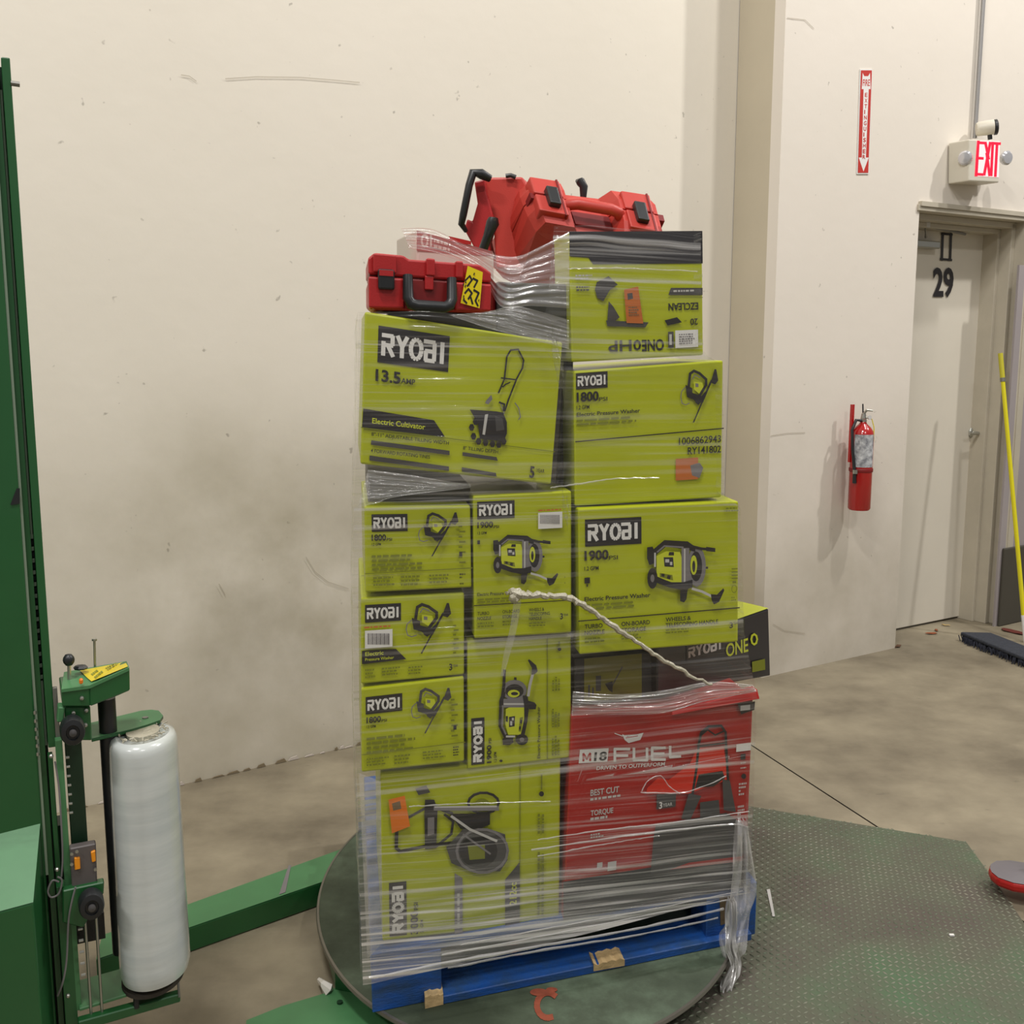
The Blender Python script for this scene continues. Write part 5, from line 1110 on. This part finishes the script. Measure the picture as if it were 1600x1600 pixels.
mb = MB(); mb.tube([(x0.x, x0.y, zz), (x0.x, x0.y, .80)], .0022, rp, 6); link('lift_rod', mb, sm)
zz = 1.0
x1 = xy((-0.8788,1.9053,0.8881))-BK*.004
for k in range(6): mb = MB(); mb.box(x1.x-.002, x1.x+.002, x1.y-.002, x1.y+.002, .87-k*.016, .876-k*.016, STL); link('rack_tooth', mb, sm)
mb = MB(); p = Vector((-0.8508,1.9184,1.9803)); mb.tube([p, Vector((-0.8382,1.9242,1.9795))], .0045, GSTL, 8); link('end_stop', mb, sm)
mb = MB(); mb.prism([(-0.8819,1.9016,1.2889), (-0.8772,1.9038,1.2886), (-0.8788,1.9031,1.261), (-0.893,1.8964,1.2597)], tuple(BK*.001), BPL); link('marking', mb, sm)
# cabinet at the foot
q = [(-1.0592,1.8211,0.6365), (-0.8829,1.9034,0.6544), (-0.8466,1.7769,0.5658), (-1.0117,1.6998,0.5509)]
mb = MB(); a, b, c_, d = [Vector(p) for p in q]
lo = [Vector((p.x, p.y, 0)) for p in (a, b, c_, d)]
mb.add([a, b, c_, d]+lo, [(0, 1, 2, 3), (3, 2, 6, 7), (2, 1, 5, 6), (0, 3, 7, 4)], GRN); link('base_cabinet', mb, sm, bevel=.003)
mb = MB(); up = Vector((0, 0, .0015)); mb.add([p+up for p in (a, b, c_, d)], [(0, 1, 2, 3)], GRNL); link('cabinet_top_lit', mb, sm)  # sloping top overlaid in lit green, brightness put into the colour
# dark gap side and foot post
col('rear_panel', (-0.8867,1.9016,0.64), (-0.847,1.9201,0.6312), 0, .62, -.06, .05, GRND)
# beam from mast to turntable
bz = .068; t1, t2, t3, t4 = Vector((-1.0339,2.5237,0.068)), Vector((-0.4933,3.0038,0.068)), Vector((-0.5007,2.8176,0.068)), Vector((-1.0085,2.4148,0.068))
mb = MB(); mb.prism([t1, t2, t3, t4], (0, 0, -.066), GRN); link('base_beam', mb, sm, bevel=.003)
mb = MB(); mb.prism([p+Vector((0, 0, .0012)) for p in (t1, t2, t3, t4)], (0, 0, .0004), GRNL); link('beam_top_lit', mb, sm)  # upper face of the beam recoloured as if lit from above
mb = MB(); mb.prism([(-0.6308,2.7243,0.0705), (-0.6164,2.7381,0.0705), (-0.6318,2.8914,0.0705), (-0.6391,2.8914,0.0705)], (0, 0, .0004), GRY); link('scrape_mark', mb, sm)
# carriage
def plate(name, pts, th, m, par=None, bev=.002, vec=None):
    mb = MB(); mb.prism(pts, vec or tuple(BK*th), m); return link(name, mb, par or sm, bevel=bev, segs=1)
plate('control_box', [(-0.8167,1.8791,0.9224), (-0.7731,1.8994,0.923), (-0.774,1.899,0.8854), (-0.8165,1.8792,0.8922)], .09, GRN)
a = [(-0.7731,1.8994,0.923), (-0.7194,1.9575,0.9391), (-0.7208,1.9569,0.8968), (-0.7414,1.9362,0.8912), (-0.774,1.899,0.8854)]
plate('control_box_nose', a, .06, GRN)
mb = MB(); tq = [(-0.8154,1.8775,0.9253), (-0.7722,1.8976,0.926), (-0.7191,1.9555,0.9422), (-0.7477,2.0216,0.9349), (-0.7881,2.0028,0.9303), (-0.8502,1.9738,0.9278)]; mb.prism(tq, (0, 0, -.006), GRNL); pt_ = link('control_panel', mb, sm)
art = Art([(-0.8317,1.9824,0.929), (-0.7477,2.0216,0.9349), (-0.7191,1.9555,0.9422), (-0.7722,1.8976,0.926)], [(118, 1047), (198, 1033), (202, 1043), (140, 1071)]); art.n = Vector((0, 0, 1)); art.z = .0015
art.poly([(125, 1049), (196, 1035.5), (200, 1042.5), (143, 1066), (137, 1061)], YEL); art.rows(141, 1054, 18, 8, 2, OLV, rot=-14, seed=3); art.rows(164, 1045, 26, 5, 2, OLV, rot=-14, seed=4); art.take('yellow_plate', sm, 'yellow instruction plate')
plate('orange_switch', [(-0.7862,1.8878,0.9401), (-0.7802,1.8905,0.9404), (-0.7807,1.8903,0.9308), (-0.7867,1.8876,0.9305)], .01, ORG)
mb = MB(); c = Vector((-0.8218,1.9319,0.9642)); mb.lathe(c, [(.001, -.0115), (.006, -.010), (.0095, -.005), (.0105, 0), (.0095, .005), (.006, .010), (.001, .0115)], BPL, 16); lk = link('ball_knob', mb, sm, smooth=True)
mb = MB(); mb.tube([c-Vector((0, 0, .01)), Vector((-0.823,1.9313,0.9213))], .0035, STL, 8); link('lever_rod', mb, lk, smooth=True)
mb = MB(); mb.lathe((-0.8118,1.9586,0.9413), [(.012, -.003), (.014, 0), (.010, .004), (.003, .005)], BPL, 8, e=(1, .8)); link('star_knob', mb, sm)
mb = MB(); mb.tube([Vector((-0.8001,1.9972,0.9308)), Vector((-0.7984,1.9979,0.9837))], .0024, STL, 8); mb.tube([Vector((-0.7985,1.9979,0.9825)), Vector((-0.7983,1.998,0.9862))], .005, STL, 8); link('sensor_rod', mb, sm, smooth=True)
plate('pivot_plate', [(-0.8171,1.8899,0.8885), (-0.7778,1.9083,0.8822), (-0.7781,1.9081,0.8168), (-0.8195,1.8888,0.8241)], .05, GRN)
plate('light_bracket', [(-0.8248,1.8808,0.8904), (-0.8142,1.8858,0.8887), (-0.8186,1.8837,0.8602), (-0.8283,1.8792,0.8619)], .03, GRNL)
for x in ((-0.7841,1.8888,0.9047), (-0.7822,1.9007,0.8774), (-0.7846,1.8996,0.8496), (-0.8021,1.8914,0.8758)):
    mb = MB(); mb.lathe(Vector(x)+BK*.002, [(.0035, -.002), (.0035, .004), (.001, .005)], STL, 8, tuple(-BK)); link('bolt', mb, sm)
def knob(p, r, nm='tension_knob'):
    mb = MB(); mb.lathe(Vector(p), [(r*.9, -.02), (r, -.016), (r, .004), (r*.9, .010), (r*.55, .012), (r*.5, .008), (.001, .008)], BPL, 28, tuple(-BK), e=(1, 1.22)); o = link(nm, mb, sm, smooth=True)
    mb = MB(); mb.lathe(Vector(p)-BK*.009, [(r*.3, 0), (r*.3, .006), (r*.1, .008)], DCARD, 12, tuple(-BK)); link('knob_cap', mb, o, smooth=True)
knob((-0.7936,1.8623,0.8523), .0215); knob((-0.7818,1.8677,0.5121), .0225)
# black rubber roller
mb = MB(); a = xy((-0.7775,1.9856,0.8542)); mb.lathe((a.x, a.y, Vector((-0.799,1.9756,0.3467)).z), [(.016, 0), (.0165, .005), (.0165, Vector((-0.7765,1.9861,0.8732)).z-Vector((-0.799,1.9756,0.3467)).z)], BPL, 24); link('rubber_roller', mb, sm, smooth=True)
# arm over the roll
za = Vector((-0.7921,1.9457,0.824)).z
arm = [(-0.8294,2.0331,0.805), (-0.7541,2.1045,0.805), (-0.7365,2.1104,0.805), (-0.719,2.1045,0.805), (-0.7,2.0739,0.805), (-0.698,2.0478,0.805), (-0.7149,2.0222,0.805), (-0.7363,1.9973,0.805), (-0.7945,1.9458,0.805)]
mb = MB(); mb.prism(arm, (0, 0, -.006), GRN); link('upper_arm', mb, sm, bevel=.001, segs=1)
mb = MB(); mb.prism([(x, y, z+.0008) for x, y, z in arm], (0, 0, .0003), GRNL); ua = link('arm_top_lit', mb, sm)  # lit green painted over the upper face of the arm
mb = MB(); mb.lathe((-0.7312,2.0598,0.806), [(.006, 0), (.006, .002)], GSTL, 16); link('arm_pin', mb, sm)
# vertical posts of the carriage
def vert(nm, px, w, y0, y1, o, m, th=.012): pass
def vpost(nm, pa, pb, zt1, zb1, out, th, m):
    a, b = xy(pa)-BK*out, xy(pb)-BK*out; mb = MB(); q = [(a.x, a.y, zt1), (b.x, b.y, zt1), (b.x, b.y, zb1), (a.x, a.y, zb1)]
    mb.hexa(q+[tuple(Vector(p)+BK*th) for p in q], m); return link(nm, mb, sm, bevel=.001)
Z = lambda p: Vector(p).z
vpost('carriage_post', (-0.8363,1.9251,0.7563), (-0.8101,1.9373,0.7513), Z((-0.8274,1.9292,0.8088)), Z((-0.8393,1.9237,0.5844)), .0, .03, GRND)
vpost('carriage_rail', (-0.8641,1.9121,0.7616), (-0.8562,1.9158,0.7601), Z((-0.8588,1.9146,0.7856)), .0, .0, .02, GRN)
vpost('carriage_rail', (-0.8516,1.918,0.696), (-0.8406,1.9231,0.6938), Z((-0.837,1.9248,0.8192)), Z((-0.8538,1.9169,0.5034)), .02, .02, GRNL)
vpost('guide_strip', (-0.8495,1.919,0.8834), (-0.8426,1.9222,0.8823), Z((-0.8458,1.9206,0.9136)), Z((-0.8535,1.9171,0.7721)), .0, .012, GSTL)
vpost('carriage_bracket', (-0.8653,1.9116,0.4408), (-0.845,1.921,0.4354), Z((-0.8399,1.9234,0.5326)), .0, .02, .03, GRN)
vpost('carriage_bracket', (-0.8471,1.9201,0.4359), (-0.8379,1.9244,0.4335), Z((-0.8413,1.9228,0.5068)), Z((-0.843,1.922,0.2743)), .02, .025, GRNL)
vpost('gear_housing', (-0.8389,1.9239,0.4338), (-0.7903,1.9465,0.4207), Z((-0.8259,1.9299,0.4435)), Z((-0.8288,1.9286,0.3884)), -.02, .05, mat('oily_black', (24, 22, 22), .5, var=.3, vscale=60, bump=.4))
plate('knob_plate', [(-0.8349,1.8706,0.5386), (-0.8077,1.8833,0.5395), (-0.769,1.9013,0.5402), (-0.7711,1.9003,0.5175), (-0.8069,1.8836,0.4569), (-0.8382,1.869,0.4756)], .02, GRN)
for k in range(5):
    mb = MB(); p = Vector((-0.817,1.8844,0.4538)); p.z -= k*.0235; mb.tube([p, p+UC*.008], .0028, STL, 8); link('bolt', mb, sm)
for k in range(7):
    mb = MB(); p = Vector((-0.8243,1.8976,0.7675)); p.z -= k*.018-.02; mb.tube([p, p+UC*.006], .0024, STL, 8); link('bolt', mb, sm)
# film sensor block
gb = plate('sensor_block', [(-0.8237,1.8869,0.6141), (-0.7821,1.9062,0.6148), (-0.7839,1.9054,0.5381), (-0.8238,1.8868,0.5351)], .02, mat('grey_steel_plate', (92, 86, 84), .5))
for q in ([(-0.8157,1.885,0.596), (-0.8067,1.8892,0.5951), (-0.8069,1.8892,0.5722), (-0.816,1.8849,0.5719)], [(-0.7892,1.8974,0.6013), (-0.7819,1.9008,0.6034), (-0.782,1.9008,0.5817), (-0.7882,1.8979,0.5806)]):
    mb = MB(); mb.prism(q, tuple(BK*.006), mat('amber_reflector', (240, 150, 24), .3)); link('amber_window', mb, gb, bevel=.0012, segs=1)
for p in ((-0.8192,1.8834,0.6057), (-0.8203,1.8829,0.5856), (-0.811,1.8872,0.6088), (-0.7838,1.8999,0.5667)):
    mb = MB(); mb.lathe(p, [(.003, -.001), (.003, .003)], STL, 8, tuple(-BK)); link('screw', mb, gb)
# twin steel rods
for pa, pb in (((-0.811,1.9038,0.461), (-0.807,1.9057,0.1904)), ((-0.7932,1.9121,0.4642), (-0.7893,1.9139,0.1846))):
    a = xy(pa); mb = MB(); mb.tube([(a.x, a.y, Z(pa)), (a.x, a.y, .05)], .0028, STL, 10); link('guide_rod', mb, sm, smooth=True)
# cables
CAB = mat('grey_cable', (116, 112, 112), .5)
for P in ([(-0.8413,1.8897,0.7831), (-0.8381,1.8912,0.7328), (-0.8381,1.8911,0.6576), (-0.8395,1.8905,0.5945), (-0.8435,1.8886,0.5572)], [(-0.8107,1.8708,0.5461), (-0.8182,1.8673,0.5175), (-0.8251,1.8641,0.4809), (-0.8321,1.8608,0.4057), (-0.8405,1.857,0.3627), (-0.854,1.8617,0.3323)],
          [(-0.8439,1.8774,0.5528), (-0.8536,1.8729,0.5577), (-0.8616,1.8692,0.5394), (-0.8574,1.8711,0.5256), (-0.8451,1.8768,0.5302), (-0.8389,1.8798,0.5541), (-0.8454,1.8767,0.5634)]):
    mb = MB(); mb.tube([curve(P, i/30) for i in range(31)], .0018, CAB, 6); link('cable', mb, sm, smooth=True)
for p in ((-0.8496,1.8858,0.574), (-0.8465,1.8872,0.7952), (-0.84,1.8737,0.3258)):
    mb = MB(); mb.lathe(p, [(.004, 0), (.004, .004), (.002, .006)], STL, 10, tuple(-BK)); link('bolt', mb, sm)
# lower tray and guard
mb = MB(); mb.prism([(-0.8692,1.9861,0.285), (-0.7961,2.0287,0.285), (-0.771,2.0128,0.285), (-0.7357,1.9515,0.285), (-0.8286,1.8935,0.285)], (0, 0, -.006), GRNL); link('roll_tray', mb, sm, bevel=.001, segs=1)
ty = Vector((-0.7139,1.9822,0.3179))
mb = MB(); mb.lathe((-.722, 2.0, .279), [(.045, 0), (.058, .004), (.058, .012), (.03, .018)], DG, 36, e=(1, 1.3)); link('roll_seat', mb, sm, smooth=True)
plate('guard_bar', [(-0.8248,1.8753,0.2693), (-0.6636,1.9836,0.2574), (-0.6644,1.9832,0.2395), (-0.8259,1.8748,0.2483)], .02, GRN)
mb = MB(); mb.tube([Vector((-0.7344,1.9395,0.3036)), Vector((-0.7365,1.9385,0.2579))], .006, BPL, 10); link('guard_post', mb, sm)
mb = MB(); mb.tube([Vector((-0.6737,2.0009,0.3203)), Vector((-0.6661,1.9824,0.2512))], .0025, GSTL, 8); link('guard_rod', mb, sm)

# film roll
fr_ = empty('film_roll', (-.716, 2.0, .299), 'tall roll of clear stretch film standing on the wrapper carriage', 'film roll')
mb = MB(); zb, ztp = .299, .797; prf = [(.052, 0), (.062, .004), (.0655, .02)]
for i in range(1, 26): z = .02+(.498-.045)*i/25; prf.append((.0655-.004*(i/25)+noise.noise(Vector((i*1.7, 0, 0)))*.0006, z))
prf += [(.060, .485), (.056, .494), (.048, .498), (.040, .494)]
mb.lathe((-.716, 2.0, zb), prf, ROLL, 64, e=(1, 1.3)); link('wound_film', mb, fr_, smooth=True)
mb = MB(); mb.lathe((-.716, 2.0, zb), [(.028, .490), (.03, .503), (.022, .503)], GW, 32, e=(1, 1.3)); link('core', mb, fr_, smooth=True)
mb = MB(); rr = random.Random(4)
for k in range(26):
    t = 2*math.pi*k/26; p = Vector((-.716+.042*math.cos(t), 2.0+.05*math.sin(t), .799)); q_ = p+Vector((rr.uniform(-.012, .012), rr.uniform(-.012, .012), rr.uniform(-.004, .006)))
    mb.tube([p, p.lerp(q_, .5)+Vector((0, 0, rr.uniform(0, .005))), q_], .0016, GW, 5)
link('frayed_edge', mb, fr_)
